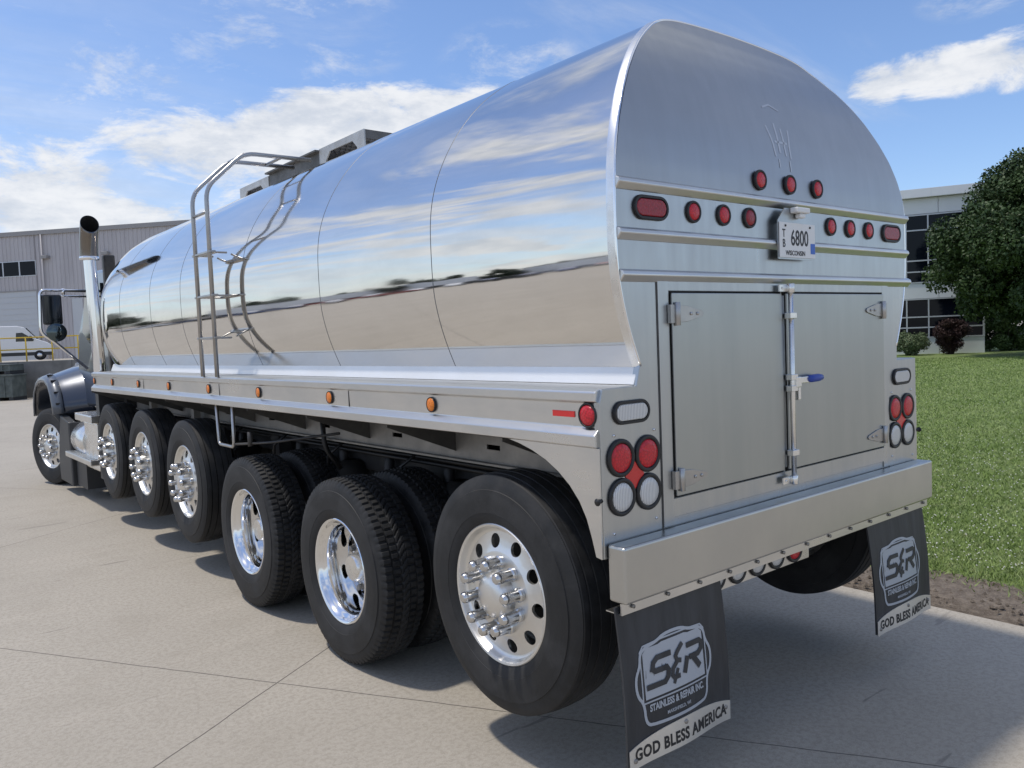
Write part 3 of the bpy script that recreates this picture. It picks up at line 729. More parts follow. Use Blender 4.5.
# transition from leaning head edge to straight sections
for f_ in (.25, .5, .75):
    a_ = stations[0]; b_ = flat(.45); stations.append([tuple(np.array(u) * (1 - f_) + np.array(v) * f_) for u, v in zip(a_, b_)])
for yy, kk in st_s: stations.append(flat(yy, kk))
# front head: quarter ellipse, depth .75
y0f = 7.72; dep = .98
for i in range(1, 17):
    a = (PI / 2) * i / 16; kk = max(.02, math.cos(a) ** .62) if i < 16 else .02
    stations.append([(p[0] * kk, y0f + dep * math.sin(a), 2.25 + (1.006 * (p[1] - 2.35) + .10) * kk) for p in full])
g = MB(); vs = [p for s in stations for p in s]; K = len(full); fs = []
for i in range(len(stations) - 1):
    for j in range(K - 1): fs.append((i * K + j, i * K + j + 1, (i + 1) * K + j + 1, (i + 1) * K + j))
    fs.append((i * K + K - 1, i * K, (i + 1) * K, (i + 1) * K + K - 1))
g.add(vs, fs, True)
tank = g.build('tank', 'polished_tank', TR, angle=50)
g = MB(); fl_ = [section(1.0, 0.0), section(1.003, .004), section(1.0085, .026), section(1.0088, .034), section(1.0045, .038)]
vs = [p for q in fl_ for p in q]
g.add(vs, [(i * K + j, i * K + j + 1, (i + 1) * K + j + 1, (i + 1) * K + j) for i in range(4) for j in range(K - 1)], True); g.build('end_flange', 'rim_aluminium', tank, angle=14)
for rg in rings:
    g = MB(); r4 = [section(1.0056, rg - .003, False), section(1.0070, rg - .0015, False), section(1.0070, rg + .0015, False), section(1.0056, rg + .003, False)]; vs = [p for q in r4 for p in q]
    g.add(vs, [(i * K + j, i * K + j + 1, (i + 1) * K + j + 1, (i + 1) * K + j) for i in range(3) for j in range(K - 1)], True); g.build('weld_seam', 'weld', tank)
# rear head: leaning satin sheet above the top trim
g = MB(); hs = [p for p in half if p[1] > 2.33]; hs = [(p[0], p[1]) for p in hs] + [(1.1295, 2.33)]
NX = 36; vs = []; fs = []
for (hx, hz_) in hs:
    for i in range(NX + 1): 
        x = hx * .997 * (2 * i / NX - 1); vs.append((x, yhead(hz_) - .0015 - .004 * math.sin(min(1, (3.1 - hz_) / .8) * PI), hz_ - .001))
for r_ in range(len(hs) - 1):
    for i in range(NX): fs.append((r_ * (NX + 1) + i, r_ * (NX + 1) + i + 1, (r_ + 1) * (NX + 1) + i + 1, (r_ + 1) * (NX + 1) + i))
g.add(vs, fs, True); head = g.build('rear_head', 'head_steel', TR, angle=60)
# raised rim of the head
g = MB(); g.tube([(p[0] * .9985, yhead(p[1]) + .002, p[1]) for p in full], .0055, 8); g.build('rim_bead', 'chrome', head)
# ghost of an old emblem on the head
def head_pt(x, z): return (x, yhead(z) - .0075, z)
g = MB()
for pts, wd_ in (([(-.09, 2.70), (-.065, 2.62), (-.06, 2.56)], .012), ([(.085, 2.70), (.065, 2.62), (.06, 2.56)], .012), ([(-.02, 2.72), (-.02, 2.58)], .014), ([(.025, 2.70), (.025, 2.57)], .012), ([(-.05, 2.63), (.05, 2.63)], .010), ([(-.07, 2.79), (-.01, 2.81), (.06, 2.79)], .008), ([(-.04, 2.55), (-.04, 2.51)], .008), ([(.045, 2.55), (.045, 2.50)], .008)):
    ribbon(g, pts, wd_, .0002)
g.v = [Vector((v_.x, v_.y + yhead(v_.z) - .0057, v_.z)) for v_ in g.v]
g.build('faded_emblem', 'ghost_mark', head)

# rear panel
def prof_x(z): return float(np.interp(-z, -half[:, 1], half[:, 0]))
lft = [(prof_x(z), z) for z in np.linspace(2.335, 1.69, 18)]
poly = [(-x * .997, z) for x, z in lft] + [(-1.022, 1.684), (-1.045, 1.604), (-1.228, 1.602), (-1.243, 1.555), (-1.243, .985), (1.243, .985), (1.236, 1.602), (1.02, 1.602), (1.022, 1.684)] + [(x * .997, z) for x, z in reversed(lft)]
poly = poly[::-1]
g = MB(); g.prism(poly, 0.0, .03, 'xz'); panel = g.build('rear_panel', 'satin_steel', TR, bevel=.002, seg=1)
# frames / seams on the panel
g = MB()
g.box(-.915, -.853, -.006, -.0005, 1.045, 2.0); g.box(.853, .915, -.006, -.0005, 1.045, 2.0); g.box(-.853, .853, -.0055, -.0005, 1.958, 2.0); g.box(-.853, .853, -.0055, -.0005, 1.075, 1.148)
g.build('door_frame', 'satin_steel', panel, bevel=.001, seg=1)
g = MB()
for x in (-.9175, .9155): g.box(x - .0015, x + .0015, -.0035, -.0005, 1.04, 2.01)
g.build('panel_seam', 'dull_steel', panel)
# horizontal trims
for z, hw in ((2.348, 1.131), (2.165, 1.131), (2.012, 1.122)):
    g = MB(); poly_ = [(-.001, z + .026), (-.020, z + .016), (-.024, z + .002), (-.001, z - .024)]
    ex = .03 if z < 2.1 else 0
    g.prism(poly_, -hw + .004, hw + ex, 'yz'); g.build('trim_rail', 'rail_aluminium', panel, bevel=.004)
# doors
def door(x0, x1, hinge_x, sgn):
    g = MB(); g.box(x0 - .008, x1 + .008, -.004, -.0008, 1.150, 1.957); gap = g.build('door_gap', 'black_void', panel)
    g = MB(); g.box(x0, x1, -.017, -.0045, 1.158, 1.949); d = g.build('cabinet_door', 'door_steel', TR, bevel=.003)
    for z in (1.868, 1.222):
        h = MB(); h.prism([(hinge_x, z + .034), (hinge_x + sgn * .06, z + .030), (hinge_x + sgn * .150, z + .010), (hinge_x + sgn * .158, z), (hinge_x + sgn * .150, z - .010), (hinge_x + sgn * .06, z - .030), (hinge_x, z - .034)], -.023, -.0175, 'xz')
        h.cyl((hinge_x - sgn * .012, -.026, z - .045), (hinge_x - sgn * .012, -.026, z + .045), .012, 12)
        h.box(min(hinge_x - sgn * .05, hinge_x - sgn * .014), max(hinge_x - sgn * .05, hinge_x - sgn * .014), -.026, -.008, z - .036, z + .036)
        for q in (.075, .115): h.cyl((hinge_x + sgn * q, -.022, z), (hinge_x + sgn * q, -.027, z), .007, 10)
        h.build('hinge', 'ladder_steel', d, bevel=.001, seg=1)
    return d
door(-.845, -.092, -.815, 1); dr = door(-.058, .845, .815, -1)
g = MB(); g.box(-.088, -.070, -.013, -.0045, 1.17, 1.94); g.build('door_edge', 'satin_steel', dr)
# lock rod
g = MB(); g.cyl((-.052, -.036, 1.105), (-.052, -.036, 1.972), .0115, 14); rod = g.build('lock_rod', 'rim_aluminium', dr)
for z in (1.972, 1.85, 1.575, 1.525, 1.235, 1.112):
    g = MB(); 
    if z > 1.96 or z < 1.15: g.box(-.125, -.035, -.028, -.018, z - .016, z + .016); g.cyl((-.052, -.036, z - .02), (-.052, -.036, z + .02), .017, 12); g.cyl((-.105, -.028, z), (-.105, -.031, z), .006, 8)
    else: g.box(-.08, -.03, -.052, -.018, z - .013, z + .013)
    g.build('rod_bracket', 'rim_aluminium', rod, bevel=.002, seg=1)
g = MB(); g.box(-.045, -.005, -.055, -.018, 1.528, 1.575); g.box(-.005, .075, -.046, -.036, 1.543, 1.572); g.box(-.022, -.004, -.05, -.02, 1.47, 1.53); hd = g.build('handle', 'rim_aluminium', rod, bevel=.003)
g = MB(); g.tube([(.070, -.041, 1.560), (.10, -.043, 1.560), (.15, -.044, 1.561), (.178, -.044, 1.561)], [.015, .018, .018, .014], 12); g.build('grip', 'blue_grip', hd)

# lamps -------------------------------------------------------------
def round_lamp(name, loc, r, lens, axis='y', parent=TR, dome=.007, bezel=None):
    g = MB(); kk = .76 if bezel is None else bezel
    pr = [(0, r), (-.006, r), (-.010, r * .96), (-.010, r * (kk + .05)), (-.006, r * kk), (-.002, r * kk)]
    M_ = Matrix.Translation(loc)
    if axis == 'x': M_ = M_ @ Matrix.Rotation(-PI / 2, 4, 'Z')
    g.lathe(pr, 32, 'y', M_); o = g.build(name, 'rubber_trim', parent)
    g = MB(); q = r * (kk + .005); g.lathe([(-.003, q), (-.006 - dome * .5, q * .93), (-.006 - dome * .85, q * .6), (-.006 - dome, q * .2), (-.006 - dome, .0004)], 32, 'y', M_); g.build('lens', lens, o)
    return o
def oval_lamp(name, loc, hw, hh, lens, parent=TR):
    def ov(s, n=12):
        r_ = hh * s; w_ = hw - hh; out = []
        for c_, a0 in ((w_, -PI / 2), (-w_, PI / 2)):
            for i in range(n + 1):
                a = a0 + PI * i / n; out.append((c_ + r_ * math.cos(a), r_ * math.sin(a)))
        return out
    rg = [(0, 1.0), (-.006, 1.0), (-.011, .94), (-.011, .76), (-.006, .72), (-.002, .72)]
    g = MB(); vs = []; n = len(ov(1)); fs = []
    for y_, s in rg: vs += [(loc[0] + p[0], loc[1] + y_, loc[2] + p[1]) for p in ov(s)]
    for k_ in range(len(rg) - 1):
        for i in range(n): fs.append((k_ * n + i, k_ * n + (i + 1) % n, (k_ + 1) * n + (i + 1) % n, (k_ + 1) * n + i))
    g.add(vs, fs, True); o = g.build(name, 'rubber_trim', parent, angle=50)
    g = MB(); a = [(loc[0] + p[0], loc[1] - .003, loc[2] + p[1]) for p in ov(.73)]; b_ = [(loc[0] + p[0], loc[1] - .010, loc[2] + p[1]) for p in ov(.66)]
    g.add(a + b_, [(i, (i + 1) % n, n + (i + 1) % n, n + i) for i in range(n)] + [tuple(range(n, 2 * n))], False); g.build('lens', lens, o, bevel=.003)
    return o
for x, l in ((-.938, 'dark_red_lens'), (.965, 'dark_red_lens')): oval_lamp('brake_lamp', (x, -.001, 2.268), .098, .046, l)
for x, l in ((-.684, 'red_lens'), (-.487, 'red_lens'), (-.305, 'dark_red_lens'), (.358, 'red_lens'), (.54, 'red_lens'), (.725, 'red_lens')):
    round_lamp('marker_lamp', (x, -.001, 2.270), .044, l)
for x in (-.223, .010, .238): round_lamp('marker_lamp', (x, yhead(2.437) - .008, 2.437), .044, 'red_lens')
for s in (-1, 1):
    k_ = 1.0 if s < 0 else .985
    oval_lamp('reversing_lamp', (s * 1.080 * k_, -.001, 1.510), .098, .044, 'white_lens')
    for x in (1.145, .998):
        round_lamp('tail_lamp', (s * x * k_, -.001, 1.345), .071, 'red_lens', dome=.006)
        round_lamp('tail_lamp', (s * x * k_, -.001, 1.200), .071, 'white_lens', dome=.006)
    cx_r = s * 1.0715 * k_; g = MB(); g.prism([(cx_r - .052, 1.2725), (cx_r, 1.2205), (cx_r + .052, 1.2725), (cx_r, 1.3245)], -.0035, -.0005, 'xz'); g.build('reflector', 'reflector_red', TR)
    g = MB(); g.cyl((s * 1.243, .008, 1.20), (s * 1.268, .0, 1.20), .009, 8); g.cyl((s * 1.268, 0, 1.20), (s * 1.272, 0, 1.20), .014, 10); g.build('bump_stop', 'rubber_trim', panel)
    for (bx_, bz_) in ((1.175, 1.43), (.955, 1.43), (1.19, 1.07), (.955, 1.09), (.955, 1.29)):
        g = MB(); g.cyl((s * bx_, 0, bz_), (s * bx_, -.004, bz_), .005, 8); g.build('rivet', 'chrome', panel)

# licence plate
g = MB(); g.prism([(-.10, 2.10), (.175, 2.10), (.175, 2.27), (.12, 2.325), (-.045, 2.325), (-.10, 2.27)], -.030, -.0255, 'xz'); g.box(-.06, -.04, -.026, 0, 2.14, 2.26); g.box(.10, .12, -.026, 0, 2.14, 2.26)
br_ = g.build('plate_bracket', 'satin_steel', TR)
g = MB(); g.box(-.095, .195, -.034, -.031, 2.108, 2.262); pl_ = g.build('licence_plate', 'white_paint', br_, bevel=.001)
text('6800', .098, 'ink', pl_, (.065, -.0343, 2.192), sx=.74, bold=.0012)
text('T', .05, 'ink', pl_, (-.062, -.0343, 2.212), sx=.8, bold=.0006); text('B', .05, 'ink', pl_, (-.062, -.0343, 2.168), sx=.8, bold=.0006)
text('WISCONSIN', .030, 'ink', pl_, (.03, -.0343, 2.127), sx=.95, bold=.0004)
g = MB(); g.box(.155, .192, -.0350, -.0342, 2.128, 2.175); g.build('sticker', 'sticker_blue', pl_)
for x in (-.05, .15):
    g = MB(); g.cyl((x, -.034, 2.247), (x, -.038, 2.247), .005, 8); g.build('bolt', 'ink', pl_)
g = MB(); g.box(-.005, .10, -.070, -.030, 2.303, 2.328); g.box(.03, .075, -.062, -.034, 2.282, 2.303); g.build('plate_lamp', 'white_paint', br_, bevel=.006)

br_.location.x -= .032
# bumper and lower bar ----------------------------------------------
g = MB(); g.box(-1.232, 1.232, -.088, -.004, .832, 1.040); bp = g.build('bumper', 'bumper_steel', TR, bevel=.010, seg=3)
g = MB(); g.box(-1.225, 1.225, -.060, -.052, .792, .831); g.box(-1.225, 1.225, -.060, .02, .788, .792); g.build('flap_bar', 'rail_aluminium', bp)
for i in range(13):
    x = -1.17 + i * .195; g = MB(); g.cyl((x, -.062, .812), (x, -.069, .812), .008, 8); g.build('bolt', 'subframe_steel', bp)
g = MB(); g.box(-.60, .15, .020, .026, .705, .95); lb = g.build('lamp_bar', 'rail_aluminium', TR)
for i in range(7):
    x = -.57 + .148 * i
    if x < .13: round_lamp('tail_lamp', (x - .0, .019, .770), .062, 'white_lens' if i < 4 else 'red_lens', dome=.006)
# rear corner caps under the barrel side
# deck, rails --------------------------------------------------------
YF = 7.93
for s in (-1, 1):
    g = MB(); poly_ = [(s * 1.048, 1.606), (s * 1.222, 1.603), (s * 1.222, 1.595), (s * .90, 1.595), (s * .90, 1.606)]
    g.prism(poly_, .012, YF, 'xz'); dk = g.build('deck', 'deck_aluminium', TR, bevel=.001, seg=1)
    g = MB(); g.prism([(s * 1.018, 1.684), (s * 1.048, 1.6075), (s * .90, 1.6075), (s * .90, 1.684)], .012, YF, 'xz'); g.build('deck_skirt', 'skirt_aluminium', dk, bevel=.002)
    # rail: top lip, web, sloping ledge and hanging lip in one extrusion
    g = MB(); poly_ = [(s * 1.2225, 1.606), (s * 1.250, 1.596), (s * 1.253, 1.590), (s * 1.253, 1.560), (s * 1.238, 1.552), (s * 1.236, 1.462), (s * 1.262, 1.438), (s * 1.264, 1.434), (s * 1.264, 1.396), (s * 1.255, 1.392), (s * 1.2225, 1.392)]
    g.prism(poly_, .012, YF, 'xz'); rl = g.build('side_rail', 'rail_aluminium', TR, bevel=.0025)
    for yj in (1.9, 3.9, 5.9):
        g = MB(); g.box(min(s * 1.2365, s * 1.2395), max(s * 1.2365, s * 1.2395), yj - .002, yj + .002, 1.464, 1.55); g.build('joint', 'ink', rl)
    for ya in (1.09, 2.12, 3.15, 4.12, 5.12, 6.07, 7.06, 7.86):
        M0 = (s * 1.2375, ya, 1.507)
        o = round_lamp('side_marker_lamp', (0, 0, 0), .036, 'amber_lens', bezel=.88)
        o.location = M0; o.rotation_euler = (0, 0, -PI / 2 if s < 0 else PI / 2)
    o = round_lamp('side_marker_lamp', (0, 0, 0), .047, 'red_lens', bezel=.82); o.location = (s * 1.2375, .063, 1.508); o.rotation_euler = (0, 0, -PI / 2 if s < 0 else PI / 2)
    g = MB(); g.box(min(s * 1.2365, s * 1.2405), max(s * 1.2365, s * 1.2405), .135, .255, 1.497, 1.520); g.build('reflector', 'reflector_red', rl)
    # quarter fender skin below the rail
    arc = [(.50, 1.390), (.42, 1.384), (.33, 1.372), (.24, 1.348), (.165, 1.315), (.10, 1.272), (.055, 1.222), (.025, 1.16), (.008, 1.09), (.0, 1.03), (-.003, .985)]
    arc = [(.52, 1.391)] + [(y_ + .012, z_) for y_, z_ in [(.44, 1.378), (.36, 1.356), (.28, 1.325), (.21, 1.286), (.15, 1.240), (.10, 1.185), (.065, 1.125), (.042, 1.06), (.022, .99)]]
    poly_ = arc + [(.004, .985), (.004, 1.391)]
    g = MB(); g.prism(poly_, s * 1.243, s * 1.252, 'yz'); g.build('quarter_fender', 'rail_aluminium', TR, bevel=.001, seg=1)
    # inner flange of that fender
    g = MB(); vs = []
    for y_, z_ in arc: vs += [(s * 1.243, y_, z_), (s * 1.02, y_, z_)]
    g.add(vs, [(2 * i, 2 * i + 2, 2 * i + 3, 2 * i + 1) for i in range(len(arc) - 1)], True); g.build('fender_flange', 'rail_aluminium', TR)
# ladder on the left ---------------------------------------------------
def fil(pts, n=5, r_=.09):
    P_ = [Vector(p) for p in pts]; out = [P_[0]]
    for i in range(1, len(P_) - 1):
        a = P_[i] + (P_[i - 1] - P_[i]).normalized() * r_; b_ = P_[i] + (P_[i + 1] - P_[i]).normalized() * r_
        for k_ in range(n + 1):
            t_ = k_ / n; out.append(a.lerp(P_[i], t_).lerp(P_[i].lerp(b_, t_), t_))
    out.append(P_[-1]); return out
g = MB()
for y_ in (4.20, 3.89): g.tube(fil([(-1.25, y_, 1.60), (-1.25, y_, 2.97), (-.955, y_, 3.25), (-.42, y_, 3.255)]), .016, 12)
lad = g.build('ladder', 'ladder_steel', TR)
for z in (2.80, ): 
    g = MB(); g.cyl((-1.25, 4.20, z), (-1.25, 3.89, z), .011, 10); g.build('rung', 'ladder_steel', lad)
g = MB(); g.cyl((-.955, 4.20, 3.24), (-.955, 3.89, 3.24), .012, 10); g.build('rung', 'ladder_steel', lad)
g = MB(); g.cyl((-.66, 4.20, 3.25), (-.66, 3.89, 3.25), .012, 10); g.build('rung', 'ladder_steel', lad)
for z in (2.515, 2.20, 1.89):
    g = MB(); g.box(-1.262, -1.215, 3.86, 4.25, z - .010, z + .006); g.box(-1.205, -1.19, 3.9, 4.2, z - .010, z + .004); g.cyl((-1.25, 3.9, z - .004), (-1.12, 3.9, z - .004), .008, 8); g.cyl((-1.25, 4.19, z - .004), (-1.12, 4.19, z - .004), .008, 8)
    g.build('rung', 'ladder_steel', lad, bevel=.004)
g = MB(); g.tube(fil([(-1.235, 3.99, 1.42), (-1.235, 3.97, 1.10), (-1.235, 3.67, 1.10), (-1.235, 3.66, 1.42)], r_=.04), .013, 10); g.build('drop_step', 'ladder_steel', TR)
g = MB(); g.tube(fil([(-1.235, 3.67, 1.12), (-1.15, 3.2, 1.16), (-.95, 2.6, 1.24)], r_=.03), .009, 8); g.tube([(-1.2, 3.45, 1.12), (-1.2, 3.45, 1.22)], .02, 8); g.build('pull_rod', 'frame_paint', TR)

# walkway guards on the top --------------------------------------------
def guard(y0, y1, ztop, m='walkway_aluminium'):
    g = MB(); z0 = 3.12; t_ = .012
    win = lambda a, b_: [(a, z0), (b_, z0), (b_, ztop), (a, ztop)]
    for x in (-.30, .30):
        L_ = y1 - y0
        g.box(x - t_ / 2, x + t_ / 2, y0, y0 + .11, z0, ztop - .05); g.box(x - t_ / 2, x + t_ / 2, y1 - .11, y1, z0, ztop - .05); g.box(x - t_ / 2, x + t_ / 2, y0, y1, ztop - .0499, ztop)
        g.prism([(y0 + .11, ztop - .05), (y0 + .11, ztop - .11), (y0 + .18, ztop - .05)], x - t_ / 2, x + t_ / 2, 'yz'); g.prism([(y1 - .11, ztop - .05), (y1 - .18, ztop - .05), (y1 - .11, ztop - .11)], x - t_ / 2, x + t_ / 2, 'yz')
        if x < 0: o = g.build('walkway_guard', m, TR); g = MB()
        else: g.build('side_plate', m, o)
    g = MB(); g.box(-.293, .293, y0 + .001, y0 + .012, ztop - .065, ztop - .001); g.box(-.293, .293, y1 - .012, y1 - .001, ztop - .065, ztop - .001)
    for i in range(14): g.box(-.293 + i * .042, -.293 + i * .042 + .008, y0 + .02, y1 - .02, ztop - .03, ztop - .004)
    for i in range(int((y1 - y0) / .1)): g.box(-.293, .293, y0 + .05 + i * .1, y0 + .058 + i * .1, ztop - .028, ztop - .006)
    g.build('grating', 'dull_steel', o)
guard(3.235, 3.965, 3.368); guard(4.99, 5.68, 3.340)
g = MB(); g.box(-.30, -.288, 3.97, 4.985, 3.15, 3.352); g.box(.288, .30, 3.97, 4.985, 3.15, 3.352); g.box(-.287, .287, 3.97, 3.98, 3.14, 3.35); g.box(-.287, .287, 4.975, 4.985, 3.14, 3.35); g.box(-.34, -.30, 3.97, 4.985, 3.348, 3.362)
wk = g.build('manway_box', 'dull_steel', TR)
g = MB(); g.lathe([(3.14, .23), (3.25, .23), (3.26, .25), (3.28, .25), (3.31, .18), (3.32, .001)], 32, 'z', Matrix.Translation((0, 4.48, 0))); g.build('manway_lid', 'rim_aluminium', wk)
g = MB(); g.tube([(-.2, 4.3, 3.28), (-.1, 4.48, 3.345), (.2, 4.6, 3.28)], .012, 8); g.build('lid_clamp', 'chrome', wk)

# ------------------------------------------------------------------ wheels
def hub_disc(g, xr, outset=True, s=1):
    """disc with ten real hand holes; xr: list of (r, x)"""
    rs = [r_ for r_, _ in xr]; xs = [x_ for _, x_ in xr]
    fx = lambda r_: float(np.interp(r_, rs, xs))
    r_in, r_out, rc, rh = .182, .266, .226, .031
    for k_ in range(10):
        a0 = 2 * PI * k_ / 10; half_a = PI / 10; n = 32; outer = []; inner = []; back = []
        for i in range(n):
            t_ = 2 * PI * i / n; c_, q = math.cos(t_), math.sin(t_)
            # box boundary of the sector patch
            hx, hy = (r_out - r_in) / 2, half_a
            m_ = max(abs(c_), abs(q)); rr = (r_in + r_out) / 2 + hx * c_ / m_; aa = a0 + hy * q / m_
            outer.append((fx(rr), rr * math.cos(aa), rr * math.sin(aa)))
            yy = rc + rh * c_; zz = rh * q; rr2 = math.hypot(yy, zz); a2 = a0 + math.atan2(zz, yy)
            inner.append((fx(rr2), rr2 * math.cos(a2), rr2 * math.sin(a2)))
            back.append((fx(rr2) + s * .014, rr2 * math.cos(a2), rr2 * math.sin(a2)))
        g.add(outer + inner + back, [(i, (i + 1) % n, n + (i + 1) % n, n + i) for i in range(n)] + [(n + i, n + (i + 1) % n, 2 * n + (i + 1) % n, 2 * n + i) for i in range(n)], True)
RT = .520
def tyre_mesh(kind):
    n = 150 if kind == 'rib' else 480
    g = MB(); sidew = [(-.108, .292), (-.118, .300), (-.128, .318), (-.1375, .350), (-.1375, .3515), (-.139, .3525), (-.1395, .370), (-.1415, .40), (-.141, .425), (-.138, .450), (-.138, .4515), (-.1335, .4535), (-.131, .470), (-.126, .485), (-.120, .498)]
    tread = np.linspace(-.114, .114, 49)
    RT = .520 if kind == 'rib' else .536
    if kind != 'rib': sidew = [(x_, .292 + (r_ - .292) * 1.075) for x_, r_ in sidew]
    def crown(x): return RT - .010 * (abs(x) / .114) ** 2.4
    V_ = []; rows_ = []
    for i in range(n):
        a = 2 * PI * i / n; row = [(x_, r_) for x_, r_ in sidew]
        for x_ in tread:
            r_ = crown(x_)
            if kind == 'rib':
                for gx in (-.076, -.028, .028, .076):
                    if abs(x_ - gx) < .0036: r_ -= .013
                if abs(abs(x_) - .109) < .0026: r_ -= .004
            else:
                ph = (i / n * 80); q = ph % 1.0; q2 = (ph + .5) % 1.0
                sh = abs(x_)
                if sh > .074:
                    if q < .24: r_ -= .009
                elif sh > .062: r_ -= .015
                elif sh > .026:
                    if q2 < .2: r_ -= .011
                elif sh > .020: r_ -= .014
                else:
                    if (ph + (.5 * x_ / .02)) % 1.0 < .2: r_ -= .010
            row.append((x_, r_))
        row += [(-x_, r_) for x_, r_ in reversed(sidew)]
        if kind == 'lug':     # shoulder lugs run a little way down the sidewall
            q = (i / n * 80) % 1.0
            if q < .26:
                k0 = len(sidew) - 1; row[k0] = (-.117, .511); row[-k0 - 1] = (.117, .511)
        rows_.append(row)
    k_ = len(rows_[0])
    for i, row in enumerate(rows_):
        a = 2 * PI * i / n; V_ += [(x_, r_ * math.cos(a), r_ * math.sin(a)) for x_, r_ in row]
    F_ = []
    for i in range(n):
        j = (i + 1) % n
        for m_ in range(k_ - 1): F_.append((i * k_ + m_, i * k_ + m_ + 1, j * k_ + m_ + 1, j * k_ + m_))
    g.add(V_, F_, True); return g
lib = {}
def make_mesh(key, g, m, angle=None):
    o = g.build(key, m, None, angle=angle); lib[key] = o.data; bpy.data.objects.remove(o)
make_mesh('tyre_rib', tyre_mesh('rib'), 'tyre_rubber', 32); make_mesh('tyre_lug', tyre_mesh('lug'), 'tyre_rubber', 32)
# outset rim (disc close to the outer face)
xr = [(.0, -.112), (.165, -.112), (.182, -.108), (.20, -.098), (.235, -.090), (.266, -.086)]
g = MB(); g.lathe([(-.108, .285), (-.114, .302), (-.121, .305), (-.1245, .301), (-.122, .292), (-.112, .286), (-.098, .283), (-.088, .275), (-.086, .266)], 96, 'x'); hub_disc(g, xr)
g.lathe([(-.108, .182), (-.112, .165), (-.112, .10)], 96, 'x'); g.lathe([(-.06, .266), (-.05, .262), (.10, .27), (.115, .30)], 64, 'x')
make_mesh('rim_out', g, 'rim_satin', 40)
# deep dish rim of the dual pair
xr = [(.0, .055), (.165, .055), (.182, .058), (.20, .066), (.235, .072), (.266, .076)]
g = MB(); g.lathe([(-.108, .285), (-.114, .302), (-.121, .305), (-.1245, .301), (-.122, .292), (-.112, .284), (-.102, .280), (-.090, .272), (-.082, .262), (-.070, .256), (.0, .254), (.045, .258), (.062, .264), (.076, .266)], 96, 'x'); hub_disc(g, xr)
g.lathe([(.058, .182), (.055, .165), (.055, .10)], 96, 'x')
make_mesh('rim_deep', g, 'rim_polished', 40)
g = MB(); g.lathe([(-.108, .10), (-.112, .104), (-.135, .098), (-.155, .094), (-.170, .080), (-.179, .052), (-.183, .02), (-.1835, .0005)], 64, 'x'); make_mesh('hub_out', g, 'rim_satin', 50)
g = MB(); g.lathe([(.055, .12), (.03, .115), (.02, .085), (-.035, .080), (-.045, .070), (-.047, .0005)], 48, 'x'); make_mesh('hub_deep', g, 'rim_aluminium', 40)
def nuts(g, xb, L_, n=10):
    for k_ in range(n):
        a = 2 * PI * (k_ + .5) / n; M_ = Matrix.Translation((0, .1425 * math.cos(a), .1425 * math.sin(a)))
        g.lathe([(xb, .026), (xb - .008, .027), (xb - .014, .0195), (xb - L_ * .62, .0175), (xb - L_ * .70, .0215), (xb - L_ * .95, .0200), (xb - L_, .014), (xb - L_ - .002, .0005)], 14, 'x', M_)
g = MB(); M1 = Matrix.Identity(4)
g.lathe([(0, .029), (-.016, .030), (-.022, .0245), (-.066, .0235), (-.068, .0255), (-.080, .0255), (-.096, .0225), (-.103, .016), (-.1045, .0005)], 18, 'x'); make_mesh('nut_cover', g, 'nut_steel', 35)
g = MB(); g.lathe([(0, .024), (-.006, .024), (-.010, .018), (-.040, .017), (-.045, .0005)], 12, 'x'); make_mesh('nut_deep', g, 'subframe_steel', 45)
def inst(key, name, parent, loc=(0, 0, 0)):
    o = bpy.data.objects.new(name, lib[key]); COL.objects.link(o); o.parent = parent; o.location = loc; return o
def wheel(x, y, z, kind, side, rz=0.0, spin=0.0, tyre='tyre_rib', covers=True):
    w_ = inst('rim_out' if kind == 'single' else 'rim_deep', 'wheel', TR, (x, y, z))
    w_.rotation_euler = (spin, 0, rz + (PI if side > 0 else 0))
    inst(tyre, 'tyre', w_)
    if kind == 'single':
        inst('hub_out', 'hub_cover', w_)
        if covers:
            for k_ in range(10):
                a = 2 * PI * (k_ + .5) / 10; inst('nut_cover', 'nut_cover', w_, (-.112, .1425 * math.cos(a), .1425 * math.sin(a)))
    elif kind == 'dual':
        inst('hub_deep', 'hub_cover', w_); 
        for k_ in range(10):
            a = 2 * PI * (k_ + .5) / 10; inst('nut_deep', 'wheel_nut', w_, (.055, .1425 * math.cos(a), .1425 * math.sin(a)))
    return w_
XW = -1.105
for s in (-1, 1):
    X_ = -s * XW
    wheel(s * 1.105, .66, .706, 'single', s, spin=.12)
    for yd, sp_ in ((2.146, .3), (3.545, .9)):
        wheel(s * 1.105, yd, .505, 'dual', s, spin=sp_, tyre='tyre_lug')
        wi = inst('tyre_lug', 'inner_tyre', TR, (s * .765, yd, .505)); wi.rotation_euler = (sp_, 0, 0 if s < 0 else PI)
    for yp, sp_, zp in ((4.87, .2, .712), (6.12, .7, .742), (7.43, 1.1, .748)): wheel(s * 1.105, yp, zp, 'single', s, spin=sp_)
    sw = wheel(s * 1.10, 11.02, .520, 'single', s, rz=R(17), spin=.4); sw.scale = (1, 1.045, 1.045)
